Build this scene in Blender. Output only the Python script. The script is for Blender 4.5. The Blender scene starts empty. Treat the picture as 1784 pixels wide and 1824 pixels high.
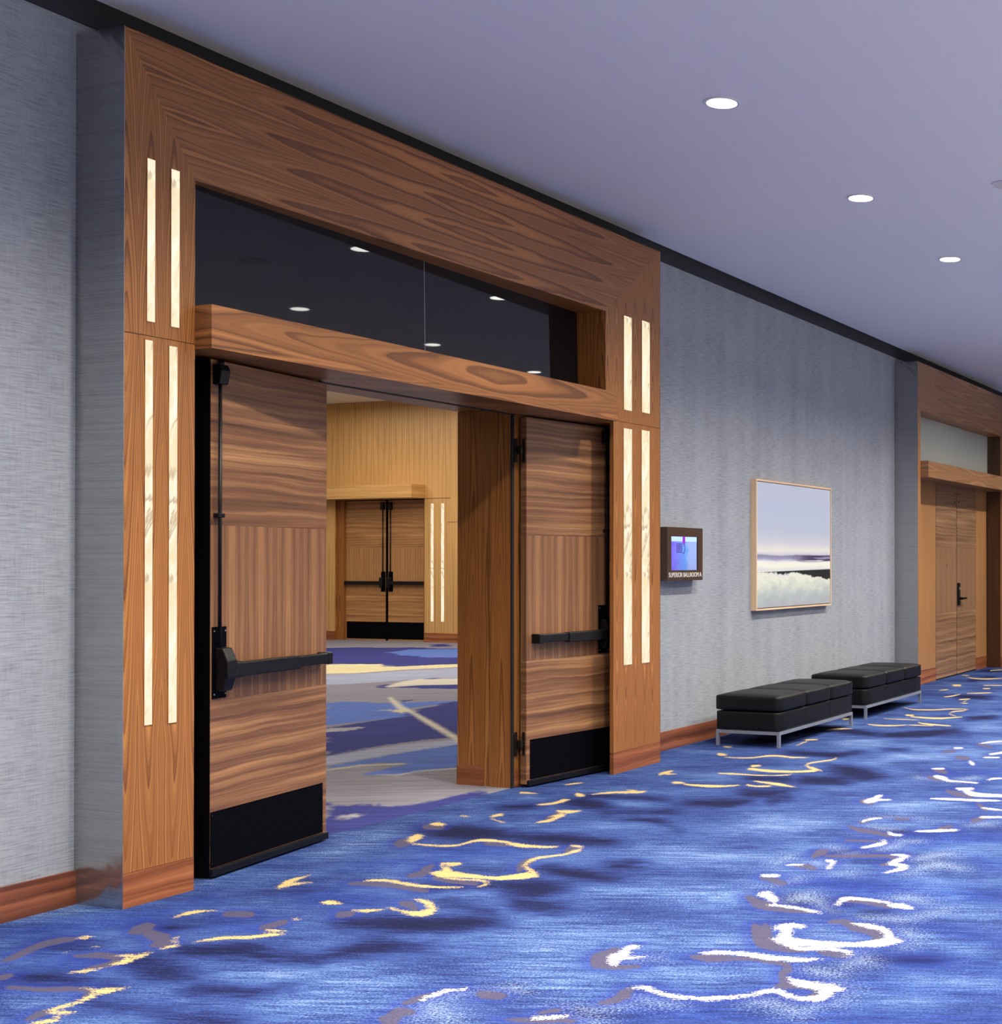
import bpy, bmesh, math, random
import numpy as np
from mathutils import Matrix, Vector

# ------------------------------------------------------------------ camera, world, exposure
scene = bpy.context.scene
COL = scene.collection
cam_data = bpy.data.cameras.new('camera')
cam = bpy.data.objects.new('camera', cam_data)
COL.objects.link(cam)
cam_data.sensor_fit = 'HORIZONTAL'
cam_data.sensor_width = 36.0
cam_data.lens = 2413.36 / 1784 * 36
cam_data.shift_x = (892 - 1577.43) / 1784
cam_data.shift_y = (983.72 - 912) / 1784
cam_data.clip_end = 200
fwd = Vector((0.93710071, 0.34898735, 0.00707681))
rgt = Vector((0.34900414, -0.93712034, -0.0012552))
upv = Vector((-0.00619378, -0.00364609, 0.99997417))
cam.matrix_world = Matrix((
    (rgt.x, upv.x, -fwd.x, 0.0),
    (rgt.y, upv.y, -fwd.y, -5.4508),
    (rgt.z, upv.z, -fwd.z, 1.5056),
    (0, 0, 0, 1)))
scene.camera = cam

world = bpy.data.worlds.new('world')
scene.world = world
world.use_nodes = True
bg = world.node_tree.nodes['Background']
bg.inputs[0].default_value = (1.0, 0.97, 0.95, 1)
bg.inputs[1].default_value = 0.1

scene.view_settings.view_transform = 'Standard'
scene.view_settings.look = 'None'
scene.view_settings.gamma = 1
scene.view_settings.use_curve_mapping = False
scene.view_settings.exposure = 0.0
scene.cycles.use_denoising = True
scene.cycles.max_bounces = 8
scene.cycles.diffuse_bounces = 5
scene.cycles.glossy_bounces = 4
scene.cycles.transmission_bounces = 6
scene.cycles.caustics_reflective = False
scene.cycles.caustics_refractive = False
scene.cycles.sample_clamp_indirect = 4.0
scene.cycles.blur_glossy = 0.5


def area(name, loc, rot, sx, sy, power, color):
    d = bpy.data.lights.new(name, 'AREA')
    d.shape = 'RECTANGLE'
    d.size, d.size_y, d.energy, d.color = sx, sy, power, color
    o = bpy.data.objects.new(name, d)
    COL.objects.link(o)
    o.location = loc
    o.rotation_euler = rot
    return o


R = math.radians
# added soft fill facing the ballroom wall, standing in for unseen windows opposite
area('corridor_fill', (7, -9.2, 1.35), (R(90), 0, 0), 22, 2.3, 22, (1.0, 0.95, 0.88))
# added neutral fill light high on the glazed side, brightening the ceiling
area('ceiling_fill_uplight', (9, -9.1, 3.1), (R(172), 0, 0), 26, 0.3, 120, (1.0, 0.93, 0.85))
# unseen fill light before the solid near end wall, facing along the corridor
area('near_end_fill', (-5.6, -5, 1.6), (R(90), 0, R(-90)), 7, 2.6, 30, (1.0, 0.97, 0.94))
# ballroom ceiling lighting (warm)
area('ballroom_ceiling_light', (16.5, 9.0, 4.5), (0, 0, 0), 7, 10, 620, (1.0, 0.93, 0.82))
area('ballroom_near_light', (9.0, 4.5, 4.5), (0, 0, 0), 6, 5, 190, (1.0, 0.93, 0.85))
SPOT_POWER = 540


def srgb(r, g, b):
    f = lambda c: (c / 255) / 12.92 if c / 255 <= 0.04045 else ((c / 255 + 0.055) / 1.055) ** 2.4
    return (f(r), f(g), f(b), 1)


# ------------------------------------------------------------------ helpers: meshes
def new_bm():
    return bmesh.new()


def box(bm, x0, x1, y0, y1, z0, z1, bevel=0.0, seg=2):
    vs = [bm.verts.new(p) for p in ((x0, y0, z0), (x1, y0, z0), (x1, y1, z0), (x0, y1, z0),
                                    (x0, y0, z1), (x1, y0, z1), (x1, y1, z1), (x0, y1, z1))]
    fs = [bm.faces.new([vs[i] for i in q]) for q in
          ((3, 2, 1, 0), (4, 5, 6, 7), (0, 1, 5, 4), (1, 2, 6, 5), (2, 3, 7, 6), (3, 0, 4, 7))]
    if bevel > 0:
        es = list({e for f in fs for e in f.edges})
        bmesh.ops.bevel(bm, geom=es, offset=bevel, segments=seg, profile=0.5, affect='EDGES')
    return bm


def prism_y(bm, pts, y0, y1):
    """polygon in x, z swept from y0 to y1"""
    a = [bm.verts.new((x, y0, z)) for x, z in pts]
    b = [bm.verts.new((x, y1, z)) for x, z in pts]
    n = len(pts)
    bm.faces.new(a)
    bm.faces.new(b[::-1])
    for i in range(n):
        bm.faces.new((a[i], b[i], b[(i + 1) % n], a[(i + 1) % n]))
    bmesh.ops.recalc_face_normals(bm, faces=bm.faces)
    return bm


def prism_x(bm, pts, x0, x1):
    """polygon in y, z swept from x0 to x1"""
    a = [bm.verts.new((x0, y, z)) for y, z in pts]
    b = [bm.verts.new((x1, y, z)) for y, z in pts]
    n = len(pts)
    bm.faces.new(a)
    bm.faces.new(b[::-1])
    for i in range(n):
        bm.faces.new((a[i], b[i], b[(i + 1) % n], a[(i + 1) % n]))
    bmesh.ops.recalc_face_normals(bm, faces=bm.faces)
    return bm


def cyl(bm, p0, p1, r, n=16, r2=None):
    p0, p1 = Vector(p0), Vector(p1)
    d = (p1 - p0)
    q = d.to_track_quat('Z', 'Y').to_matrix()
    r2 = r if r2 is None else r2
    a = [bm.verts.new(p0 + q @ Vector((math.cos(2 * math.pi * i / n) * r, math.sin(2 * math.pi * i / n) * r, 0))) for i in range(n)]
    b = [bm.verts.new(p1 + q @ Vector((math.cos(2 * math.pi * i / n) * r2, math.sin(2 * math.pi * i / n) * r2, 0))) for i in range(n)]
    bm.faces.new(a[::-1])
    bm.faces.new(b)
    for i in range(n):
        f = bm.faces.new((a[i], a[(i + 1) % n], b[(i + 1) % n], b[i]))
        f.smooth = True
    return bm


def ring(bm, c, r0, r1, z0, z1, n=40):
    vs = []
    for (r, z) in ((r0, z0), (r1, z0), (r1, z1), (r0, z1)):
        vs.append([bm.verts.new((c[0] + r * math.cos(2 * math.pi * i / n), c[1] + r * math.sin(2 * math.pi * i / n), z)) for i in range(n)])
    for i in range(n):
        j = (i + 1) % n
        for k in range(4):
            l = (k + 1) % 4
            bm.faces.new((vs[k][i], vs[k][j], vs[l][j], vs[l][i]))
    bmesh.ops.recalc_face_normals(bm, faces=bm.faces)
    return bm


def obj(name, bm, mat, parent=None, local=False, label=None):
    me = bpy.data.meshes.new(name)
    if parent is not None and not local:
        bm.transform(world_mat(parent).inverted())
    bm.normal_update()
    bm.to_mesh(me)
    bm.free()
    me.materials.append(mat)
    o = bpy.data.objects.new(name, me)
    COL.objects.link(o)
    if parent is not None:
        o.parent = parent
    if label:
        o['label'] = label
    return o


def world_mat(o):
    m = Matrix.Translation(o.location) @ Matrix.Rotation(o.rotation_euler[2], 4, 'Z')
    return world_mat(o.parent) @ m if o.parent else m


def empty(name, loc=(0, 0, 0), rz=0.0):
    o = bpy.data.objects.new(name, None)
    o.empty_display_size = 0.1
    COL.objects.link(o)
    o.location = loc
    o.rotation_euler = (0, 0, rz)
    return o


def tag(o, label=None, cat=None, group=None, kind=None):
    if label:
        o['label'] = label
    if cat:
        o['category'] = cat
    if group:
        o['group'] = group
    if kind:
        o['kind'] = kind
    return o


# ------------------------------------------------------------------ helpers: materials
class NT:
    def __init__(self, name):
        self.m = bpy.data.materials.new(name)
        self.m.use_nodes = True
        self.t = self.m.node_tree
        self.b = self.t.nodes['Principled BSDF']

    def n(self, typ, **kw):
        nd = self.t.nodes.new(typ)
        for k, v in kw.items():
            setattr(nd, k, v)
        return nd

    def put(self, sock, v):
        if isinstance(v, bpy.types.NodeSocket):
            self.t.links.new(v, sock)
        else:
            sock.default_value = v

    def math(self, op, a, b=None, c=None, clamp=False):
        nd = self.n('ShaderNodeMath', operation=op, use_clamp=clamp)
        for i, v in enumerate((a, b, c)):
            if v is not None:
                self.put(nd.inputs[i], v)
        return nd.outputs[0]

    def xyz(self):
        tc = self.n('ShaderNodeTexCoord')
        s = self.n('ShaderNodeSeparateXYZ')
        self.t.links.new(tc.outputs['Object'], s.inputs[0])
        return s.outputs[0], s.outputs[1], s.outputs[2]

    def vec(self, x, y, z=0.0):
        nd = self.n('ShaderNodeCombineXYZ')
        for i, v in enumerate((x, y, z)):
            self.put(nd.inputs[i], v)
        return nd.outputs[0]

    def noise(self, vec, scale=1.0, detail=2.0, rough=0.5, dist=0.0):
        nd = self.n('ShaderNodeTexNoise')
        self.put(nd.inputs['Vector'], vec)
        nd.inputs['Scale'].default_value = scale
        nd.inputs['Detail'].default_value = detail
        nd.inputs['Roughness'].default_value = rough
        nd.inputs['Distortion'].default_value = dist
        return nd.outputs['Fac']

    def ramp(self, fac, stops, interp='LINEAR'):
        nd = self.n('ShaderNodeValToRGB')
        self.put(nd.inputs[0], fac)
        cr = nd.color_ramp
        cr.interpolation = interp
        while len(cr.elements) > 1:
            cr.elements.remove(cr.elements[-1])
        cr.elements[0].position = stops[0][0]
        cr.elements[0].color = stops[0][1]
        for p, c in stops[1:]:
            e = cr.elements.new(p)
            e.color = c
        return nd.outputs[0]

    def mix(self, fac, a, b, blend='MIX'):
        nd = self.n('ShaderNodeMix', data_type='RGBA', blend_type=blend)
        self.put(nd.inputs[0], fac)
        self.put(nd.inputs[6], a)
        self.put(nd.inputs[7], b)
        return nd.outputs[2]

    def smooth(self, v, lo, hi):
        nd = self.n('ShaderNodeMapRange', interpolation_type='SMOOTHSTEP')
        self.put(nd.inputs[0], v)
        nd.inputs[1].default_value = lo
        nd.inputs[2].default_value = hi
        return nd.outputs[0]

    def done(self, color=None, rough=None, metal=None, spec=None):
        if color is not None:
            self.put(self.b.inputs['Base Color'], color)
        if rough is not None:
            self.put(self.b.inputs['Roughness'], rough)
        if metal is not None:
            self.put(self.b.inputs['Metallic'], metal)
        if spec is not None:
            self.put(self.b.inputs['Specular IOR Level'], spec)
        return self.m

    def bump(self, h, strength, dist=0.001):
        nd = self.n('ShaderNodeBump')
        nd.inputs['Strength'].default_value = strength
        nd.inputs['Distance'].default_value = dist
        self.put(nd.inputs['Height'], h)
        self.t.links.new(nd.outputs[0], self.b.inputs['Normal'])


def plain(name, color, rough=0.5, metal=0.0, spec=0.5, grain=0.08, scale=60.0):
    t = NT(name)
    x, y, z = t.xyz()
    n = t.noise(t.vec(x, y, z), scale, 3)
    k = t.math('MULTIPLY_ADD', n, 2 * grain, 1 - grain)
    c = t.mix(1.0, color, t.vec(k, k, k), 'MULTIPLY')
    return t.done(c, rough, metal, spec)


def emit(name, color, strength):
    t = NT(name)
    t.done((0, 0, 0, 1), 0.5)
    t.b.inputs['Emission Color'].default_value = color
    t.b.inputs['Emission Strength'].default_value = strength
    return t.m


def wood(name, light, mid, dark, grain='Z', mode='cathedral', period=0.16, off=0.0, g0=None, g1=0.0,
         A=5.0, B=1.1, rough=0.38, contrast=1.0, sgn=1.0):
    """walnut veneer: 'cathedral' = book-matched U figures, 'streak' = wavy quartered streaks,
    'slip' = straight narrow slip-matched stripes."""
    t = NT(name)
    x, y, z = t.xyz()
    h = t.math('ADD', x, y)
    c, g = (h, z) if grain == 'Z' else (z, h)
    c = t.math('ADD', c, off)
    if g0 is not None:
        g = t.math('ABSOLUTE', t.math('SUBTRACT', g, g0))
    g = t.math('MULTIPLY', g, sgn)
    g = t.math('ADD', g, g1)
    fib = t.noise(t.vec(t.math('MULTIPLY', c, 260), t.math('MULTIPLY', g, 5), 0), 1.0, 2)
    warp = t.noise(t.vec(t.math('MULTIPLY', c, 4), t.math('MULTIPLY', g, 1.2), 3.1), 1.0, 3)
    warp2 = t.noise(t.vec(t.math('MULTIPLY', c, 14), t.math('MULTIPLY', g, 3.0), 7.7), 1.0, 3)
    if mode == 'cathedral':
        cm = t.math('PINGPONG', c, period)
        cc = t.math('MULTIPLY_ADD', cm, 2.0 / period, -1.0)
        cc = t.math('ADD', cc, t.math('MULTIPLY_ADD', warp, 0.9, -0.45))
        hf = t.math('MULTIPLY', t.math('POWER', t.math('ABSOLUTE', cc), 1.7), A)
        hf = t.math('ADD', hf, t.math('MULTIPLY', g, B))
        hf = t.math('ADD', hf, t.math('MULTIPLY', warp, 1.0))
        hf = t.math('ADD', hf, t.math('MULTIPLY', warp2, 0.25))
        n1 = t.noise(t.vec(hf, 0, 0), 1.3, 2, 0.6)
        s = t.math('FRACT', hf)
        s = t.math('POWER', s, 3.0)
        v = t.math('SUBTRACT', t.math('MULTIPLY_ADD', n1, 1.5, -0.12), t.math('MULTIPLY', s, 0.30))
    elif mode == 'streak':
        cm = t.math('PINGPONG', c, period) if period else c
        cw = t.math('ADD', cm, t.math('MULTIPLY', warp, 0.07))
        cw = t.math('ADD', cw, t.math('MULTIPLY', warp2, 0.012))
        v1 = t.noise(t.vec(t.math('MULTIPLY', cw, 21), t.math('MULTIPLY', g, 0.32), 0), 1.0, 4, 0.55)
        v2 = t.noise(t.vec(t.math('MULTIPLY', cw, 120), t.math('MULTIPLY', g, 0.7), 9), 1.0, 3)
        v = t.math('ADD', t.math('MULTIPLY_ADD', v1, 1.8, -0.66), t.math('MULTIPLY', v2, 0.5))
    else:
        cm = t.math('PINGPONG', c, period)
        cw = t.math('ADD', cm, t.math('MULTIPLY', warp, 0.02))
        cw = t.math('ADD', cw, t.math('MULTIPLY', warp2, 0.006))
        v1 = t.noise(t.vec(t.math('MULTIPLY', cw, 30), t.math('MULTIPLY', g, 0.35), 0), 1.0, 3, 0.6)
        v2 = t.noise(t.vec(t.math('MULTIPLY', cw, 110), t.math('MULTIPLY', g, 0.8), 9), 1.0, 3)
        v = t.math('ADD', t.math('MULTIPLY_ADD', v1, 1.4, -0.35), t.math('MULTIPLY', v2, 0.32))
    v = t.math('ADD', v, t.math('MULTIPLY_ADD', fib, 0.18, -0.09))
    v = t.math('MULTIPLY_ADD', v, contrast, 0.5 - 0.5 * contrast)
    col = t.ramp(v, [(0.12, dark), (0.45, mid), (0.85, light)])
    # slow board-scale tone drift of the veneer
    drift = t.noise(t.vec(t.math('MULTIPLY', c, 2.0), t.math('MULTIPLY', g, 0.6), 21.0), 1.0, 2)
    k = t.math('MULTIPLY_ADD', drift, 0.35, 0.82)
    col = t.mix(1.0, col, t.vec(k, k, k), 'MULTIPLY')
    t.bump(fib, 0.08, 0.0005)
    return t.done(col, rough)


# ------------------------------------------------------------------ materials
LEG = dict(light=srgb(172, 117, 63), mid=srgb(134, 83, 39), dark=srgb(83, 46, 22))
HED = dict(light=srgb(170, 114, 64), mid=srgb(122, 76, 40), dark=srgb(68, 39, 22))
LEAF = dict(light=srgb(176, 131, 89), mid=srgb(119, 81, 56), dark=srgb(74, 49, 35))
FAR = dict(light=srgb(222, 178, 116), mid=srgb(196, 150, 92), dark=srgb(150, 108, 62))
DRK = dict(light=srgb(172, 114, 58), mid=srgb(132, 80, 36), dark=srgb(84, 46, 22))
BAS = dict(light=srgb(167, 105, 65), mid=srgb(131, 75, 43), dark=srgb(82, 44, 25))
w_leg = wood('walnut_leg_veneer', **LEG, period=0.125, off=0.02, A=4.0, B=4.2)
w_leg_low = wood('walnut_lower_leg_veneer', **LEG, period=0.125, off=0.02, A=4.0, B=3.4, sgn=-1.0)
w_header = wood('walnut_header_veneer', **HED, grain='X', period=0.155, off=0.02, g0=6.45 - 6.67, A=2.2, B=0.95)
w_lintel = wood('walnut_lintel_veneer', **HED, grain='X', period=0.21, off=0.0, g0=6.475 - 6.67, A=1.8, B=1.4)
w_leafh = wood('walnut_door_streak', **LEAF, grain='X', mode='streak', period=0.0, contrast=1.0)
w_leafv = wood('walnut_door_slip', **LEAF, grain='Z', mode='slip', period=0.11, contrast=1.05)
w_side = wood('walnut_side_panel', **LEG, period=0.14, A=5.0, B=0.8)
w_reveal = wood('walnut_reveal', **DRK, period=0.13, off=0.05, A=4.0, B=1.6)
w_base = wood('walnut_base', **BAS, grain='X', mode='streak', period=0.0)
w_baseboard = wood('walnut_baseboard', light=srgb(150, 92, 64), mid=srgb(116, 66, 44), dark=srgb(72, 38, 26), grain='X', mode='streak', period=0.0)
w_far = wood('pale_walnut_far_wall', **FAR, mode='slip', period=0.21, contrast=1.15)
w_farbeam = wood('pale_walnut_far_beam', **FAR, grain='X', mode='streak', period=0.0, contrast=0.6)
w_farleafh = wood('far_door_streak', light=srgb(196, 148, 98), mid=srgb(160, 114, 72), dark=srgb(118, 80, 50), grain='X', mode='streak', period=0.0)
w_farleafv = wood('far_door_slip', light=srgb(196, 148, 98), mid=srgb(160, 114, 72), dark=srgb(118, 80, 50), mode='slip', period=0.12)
SEC = dict(light=srgb(169, 128, 90), mid=srgb(138, 98, 64), dark=srgb(98, 66, 43))
w_p2head = wood('second_portal_header', **SEC, grain='X', period=0.17, g0=0.1, A=1.8, B=0.9, contrast=0.8)
w_p2lint = wood('second_portal_lintel', **SEC, grain='X', period=0.2, g0=-0.1, A=1.6, B=1.4, contrast=0.8)
w_p2side = wood('second_portal_side', light=srgb(186, 140, 92), mid=srgb(160, 114, 70), dark=srgb(118, 80, 46), mode='slip', period=0.12, contrast=0.7)
SECD = dict(light=srgb(170, 132, 98), mid=srgb(132, 98, 70), dark=srgb(90, 64, 46))
w_jamb_shade = wood('shaded_walnut_jamb', srgb(96, 60, 30), srgb(66, 40, 18), srgb(40, 24, 12), mode='slip', period=0.15)  # walnut darkened to put shade on the second portal's right jamb
w_p2leafh = wood('second_door_streak', **SECD, grain='X', mode='streak', period=0.0, contrast=1.1)
w_p2leafv = wood('second_door_slip', **SECD, mode='slip', period=0.11, contrast=1.2)
m_black = plain('black_hardware', srgb(8, 8, 12), 0.40, 0.0, 0.35)
m_kick = plain('black_kick_plate', srgb(3, 3, 9), 0.6, 0.0, 0.06, 0.04)
m_wall_shade = plain('painted_wall_shade', srgb(44, 46, 56), 0.8)  # shade colour of the strip along the wall top
m_dark = plain('dark_gap', srgb(14, 13, 14), 0.8)
m_bronze = plain('dark_bronze', srgb(46, 38, 32), 0.4, 0.6)
m_silver = plain('satin_silver', srgb(150, 156, 168), 0.4, 0.5, 0.5, 0.03)
m_ceiling = plain('ceiling_paint', srgb(234, 233, 240), 0.9, 0.0, 0.2, 0.01, 3)
m_bceil = plain('ballroom_ceiling_paint', srgb(226, 226, 210), 0.9, 0, 0.2, 0.01, 3)
m_plaster = plain('painted_wall', srgb(200, 200, 205), 0.9, 0, 0.2, 0.02)
m_bwall = plain('ballroom_wall_paint', srgb(190, 170, 140), 0.9, 0, 0.2, 0.02)


def wall_covering():
    t = NT('woven_wallcovering')
    x, y, z = t.xyz()
    h = t.math('ADD', x, y)
    a = t.noise(t.vec(t.math('MULTIPLY', h, 9), t.math('MULTIPLY', z, 160), 0), 1, 3, 0.6)
    b = t.noise(t.vec(t.math('MULTIPLY', h, 170), t.math('MULTIPLY', z, 9), 5), 1, 3, 0.6)
    c = t.noise(t.vec(t.math('MULTIPLY', h, 5.0), t.math('MULTIPLY', z, 0.25), 9), 1, 2)
    d = t.noise(t.vec(t.math('MULTIPLY', h, 2.2), t.math('MULTIPLY', z, 3), 2), 1, 3)
    v = t.math('ADD', t.math('MULTIPLY', a, 0.9), t.math('MULTIPLY', b, 0.35))
    v = t.math('ADD', v, t.math('MULTIPLY_ADD', c, 0.32, 0.115))
    v = t.math('ADD', v, t.math('MULTIPLY', d, 0.2))
    col2 = t.ramp(t.math('SUBTRACT', v, 0.5), [(0.2, srgb(113, 118, 127)), (0.5, srgb(150, 156, 165)), (0.8, srgb(169, 173, 182))])
    t.bump(a, 0.25, 0.001)
    return t.done(col2, 0.75, 0, 0.3)


m_wall = wall_covering()


def steel():
    t = NT('brushed_steel')
    x, y, z = t.xyz()
    s = t.noise(t.vec(t.math('MULTIPLY', y, 1.5), t.math('MULTIPLY', z, 260), t.math('MULTIPLY', x, 2)), 1, 2)
    col = t.ramp(s, [(0.2, srgb(158, 159, 161)), (0.8, srgb(190, 191, 192))])
    w = t.noise(t.vec(t.math('MULTIPLY', y, 5), t.math('MULTIPLY', z, 4), x), 1, 2, 0.5, 0.4)
    t.bump(w, 0.5, 0.03)
    return t.done(col, 0.22, 0.92)


m_steel = steel()


def dark_glass(name, tint, rough=0.02):
    t = NT(name)
    x, y, z = t.xyz()
    n = t.noise(t.vec(x, y, z), 1.0, 1)
    return t.done(t.mix(n, tint, tint), rough, 0, 0.42)


m_glass = dark_glass('dark_transom_glass', srgb(10, 12, 20))


def onyx():
    t = NT('backlit_onyx')
    x, y, z = t.xyz()
    h = t.math('ADD', x, y)
    n = t.noise(t.vec(t.math('MULTIPLY', t.math('ADD', h, t.math('MULTIPLY', z, -0.35)), 9), t.math('MULTIPLY', z, 2.2), 0), 1, 4, 0.55, 0.7)
    v = t.math('ABSOLUTE', t.math('SUBTRACT', n, 0.5))
    cl2 = t.noise(t.vec(t.math('MULTIPLY', h, 14), t.math('MULTIPLY', z, 4.5), 3), 1, 4, 0.6, 0.8)
    cl = t.noise(t.vec(t.math('MULTIPLY', h, 6), t.math('MULTIPLY', z, 1.6), 1), 1, 2)
    vein = t.smooth(v, 0.0, 0.045)
    k = t.math('ADD', vein, t.smooth(cl, 0.56, 0.44), clamp=True)
    col = t.mix(k, srgb(206, 184, 150), t.ramp(cl2, [(0.3, srgb(240, 216, 170)), (0.55, srgb(255, 240, 208)), (0.7, srgb(255, 249, 232))]))
    t.done((0, 0, 0, 1), 0.3)
    t.put(t.b.inputs['Emission Color'], col)
    t.b.inputs['Emission Strength'].default_value = 1.05
    return t.m


m_onyx = onyx()
m_lamp = emit('lamp_lens', (1.0, 0.97, 0.92, 1), 14.0)
m_trim_white = plain('lamp_trim', srgb(225, 225, 228), 0.6, 0, 0.3, 0.01)
m_grille = plain('speaker_grille', srgb(205, 202, 205), 0.7, 0, 0.3, 0.05, 300)


def leather():
    t = NT('black_leather')
    x, y, z = t.xyz()
    n = t.noise(t.vec(x, y, z), 380, 3)
    c = t.mix(n, srgb(6, 6, 8), srgb(13, 13, 15))
    t.bump(n, 0.25, 0.0006)
    return t.done(c, 0.48, 0, 0.28)


m_leather = leather()
m_oak = wood('pale_oak_frame', srgb(242, 212, 172), srgb(228, 194, 156), srgb(204, 168, 132), mode='slip', period=0.2, contrast=0.5)
m_sign = wood('dark_walnut_sign', srgb(84, 60, 46), srgb(66, 46, 34), srgb(48, 33, 25), mode='slip', period=0.2, contrast=0.6)
m_white = plain('white_lettering', srgb(225, 222, 215), 0.5, 0, 0.4, 0.01)


def seascape():
    t = NT('seascape_paint')
    x, y, z = t.xyz()
    x = t.math('ADD', x, 11.99)
    z = t.math('ADD', z, 1.065)
    u = t.math('DIVIDE', t.math('SUBTRACT', x, 11.14), 1.70)
    v = t.math('DIVIDE', t.math('SUBTRACT', z, 1.085), 1.155)
    n = t.noise(t.vec(t.math('MULTIPLY', x, 2.2), t.math('MULTIPLY', z, 9), 0), 1, 5, 0.6)
    f = t.noise(t.vec(t.math('MULTIPLY', x, 4.5), t.math('MULTIPLY', z, 9), 4), 1, 6, 0.7)
    # low area is looser: more warp below the dark wave line
    low = t.smooth(v, 0.30, 0.24)
    wv = t.math('ADD', v, t.math('MULTIPLY_ADD', n, 0.05, -0.025))
    wv = t.math('ADD', wv, t.math('MULTIPLY', low, t.math('MULTIPLY_ADD', f, 0.34, -0.17)))
    col = t.ramp(wv, [(0.0, srgb(159, 164, 172)), (0.08, srgb(166, 176, 180)), (0.16, srgb(188, 195, 188)), (0.235, srgb(211, 216, 202)),
                      (0.30, srgb(203, 207, 209)), (0.335, srgb(222, 227, 211)), (0.365, srgb(219, 221, 217)), (0.385, srgb(149, 150, 184)),
                      (0.415, srgb(128, 126, 156)), (0.43, srgb(193, 192, 203)), (0.46, srgb(213, 213, 209)), (0.52, srgb(190, 194, 205)),
                      (0.62, srgb(174, 184, 203)), (0.8, srgb(176, 186, 209)), (1.0, srgb(186, 194, 213))])
    # streaks of dark purple at the right of the horizon
    st = t.noise(t.vec(t.math('MULTIPLY', x, 1.6), t.math('MULTIPLY', z, 40), 8), 1, 3)
    m1 = t.math('MULTIPLY', t.smooth(u, 0.3, 0.75), t.math('MULTIPLY', t.smooth(v, 0.355, 0.375), t.smooth(v, 0.425, 0.415)))
    m1 = t.math('MULTIPLY', m1, t.smooth(st, 0.42, 0.55))
    col = t.mix(m1, col, srgb(62, 54, 86))
    # dark wave line, thickening to the right
    edge = t.math('ADD', v, t.math('MULTIPLY_ADD', f, 0.10, -0.05))
    lo = t.math('SUBTRACT', 0.272, t.math('MULTIPLY', t.smooth(u, 0.45, 1.0), 0.055))
    dk = t.math('MULTIPLY', t.smooth(t.math('SUBTRACT', edge, lo), -0.006, 0.006),
                t.smooth(t.math('SUBTRACT', v, t.math('MULTIPLY_ADD', u, 0.018, 0.283)), 0.003, -0.003))
    col = t.mix(dk, col, srgb(34, 32, 34))
    return t.done(col, 0.7, 0, 0.2)


m_sea = seascape()


def screen():
    t = NT('sign_display')
    x, y, z = t.xyz()
    x = t.math('ADD', x, 9.735)
    z = t.math('ADD', z, 1.357)
    n = t.noise(t.vec(t.math('MULTIPLY', x, 9), 0, t.math('MULTIPLY', z, 16)), 1, 4, 0.6)
    u = t.math('MULTIPLY_ADD', x, 2.2, t.math('MULTIPLY', n, 0.5))
    u = t.math('SUBTRACT', u, 9.495 * 2.2 - 0.05)
    col = t.ramp(u, [(0.15, srgb(120, 96, 250)), (0.5, srgb(136, 130, 255)), (0.85, srgb(112, 168, 255)), (1.0, srgb(170, 190, 255))])
    low = t.smooth(z, 1.60, 1.45)
    st = t.noise(t.vec(t.math('MULTIPLY', x, 4), 0, t.math('MULTIPLY', z, 120)), 1, 2)
    k = t.math('SUBTRACT', 1.0, t.math('MULTIPLY', t.math('MULTIPLY', low, st), 0.25))
    col = t.mix(1.0, col, t.vec(k, k, k), 'MULTIPLY')
    t.done((0, 0, 0, 1), 0.25)
    t.put(t.b.inputs['Emission Color'], col)
    t.b.inputs['Emission Strength'].default_value = 1.0
    return t.m


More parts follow.
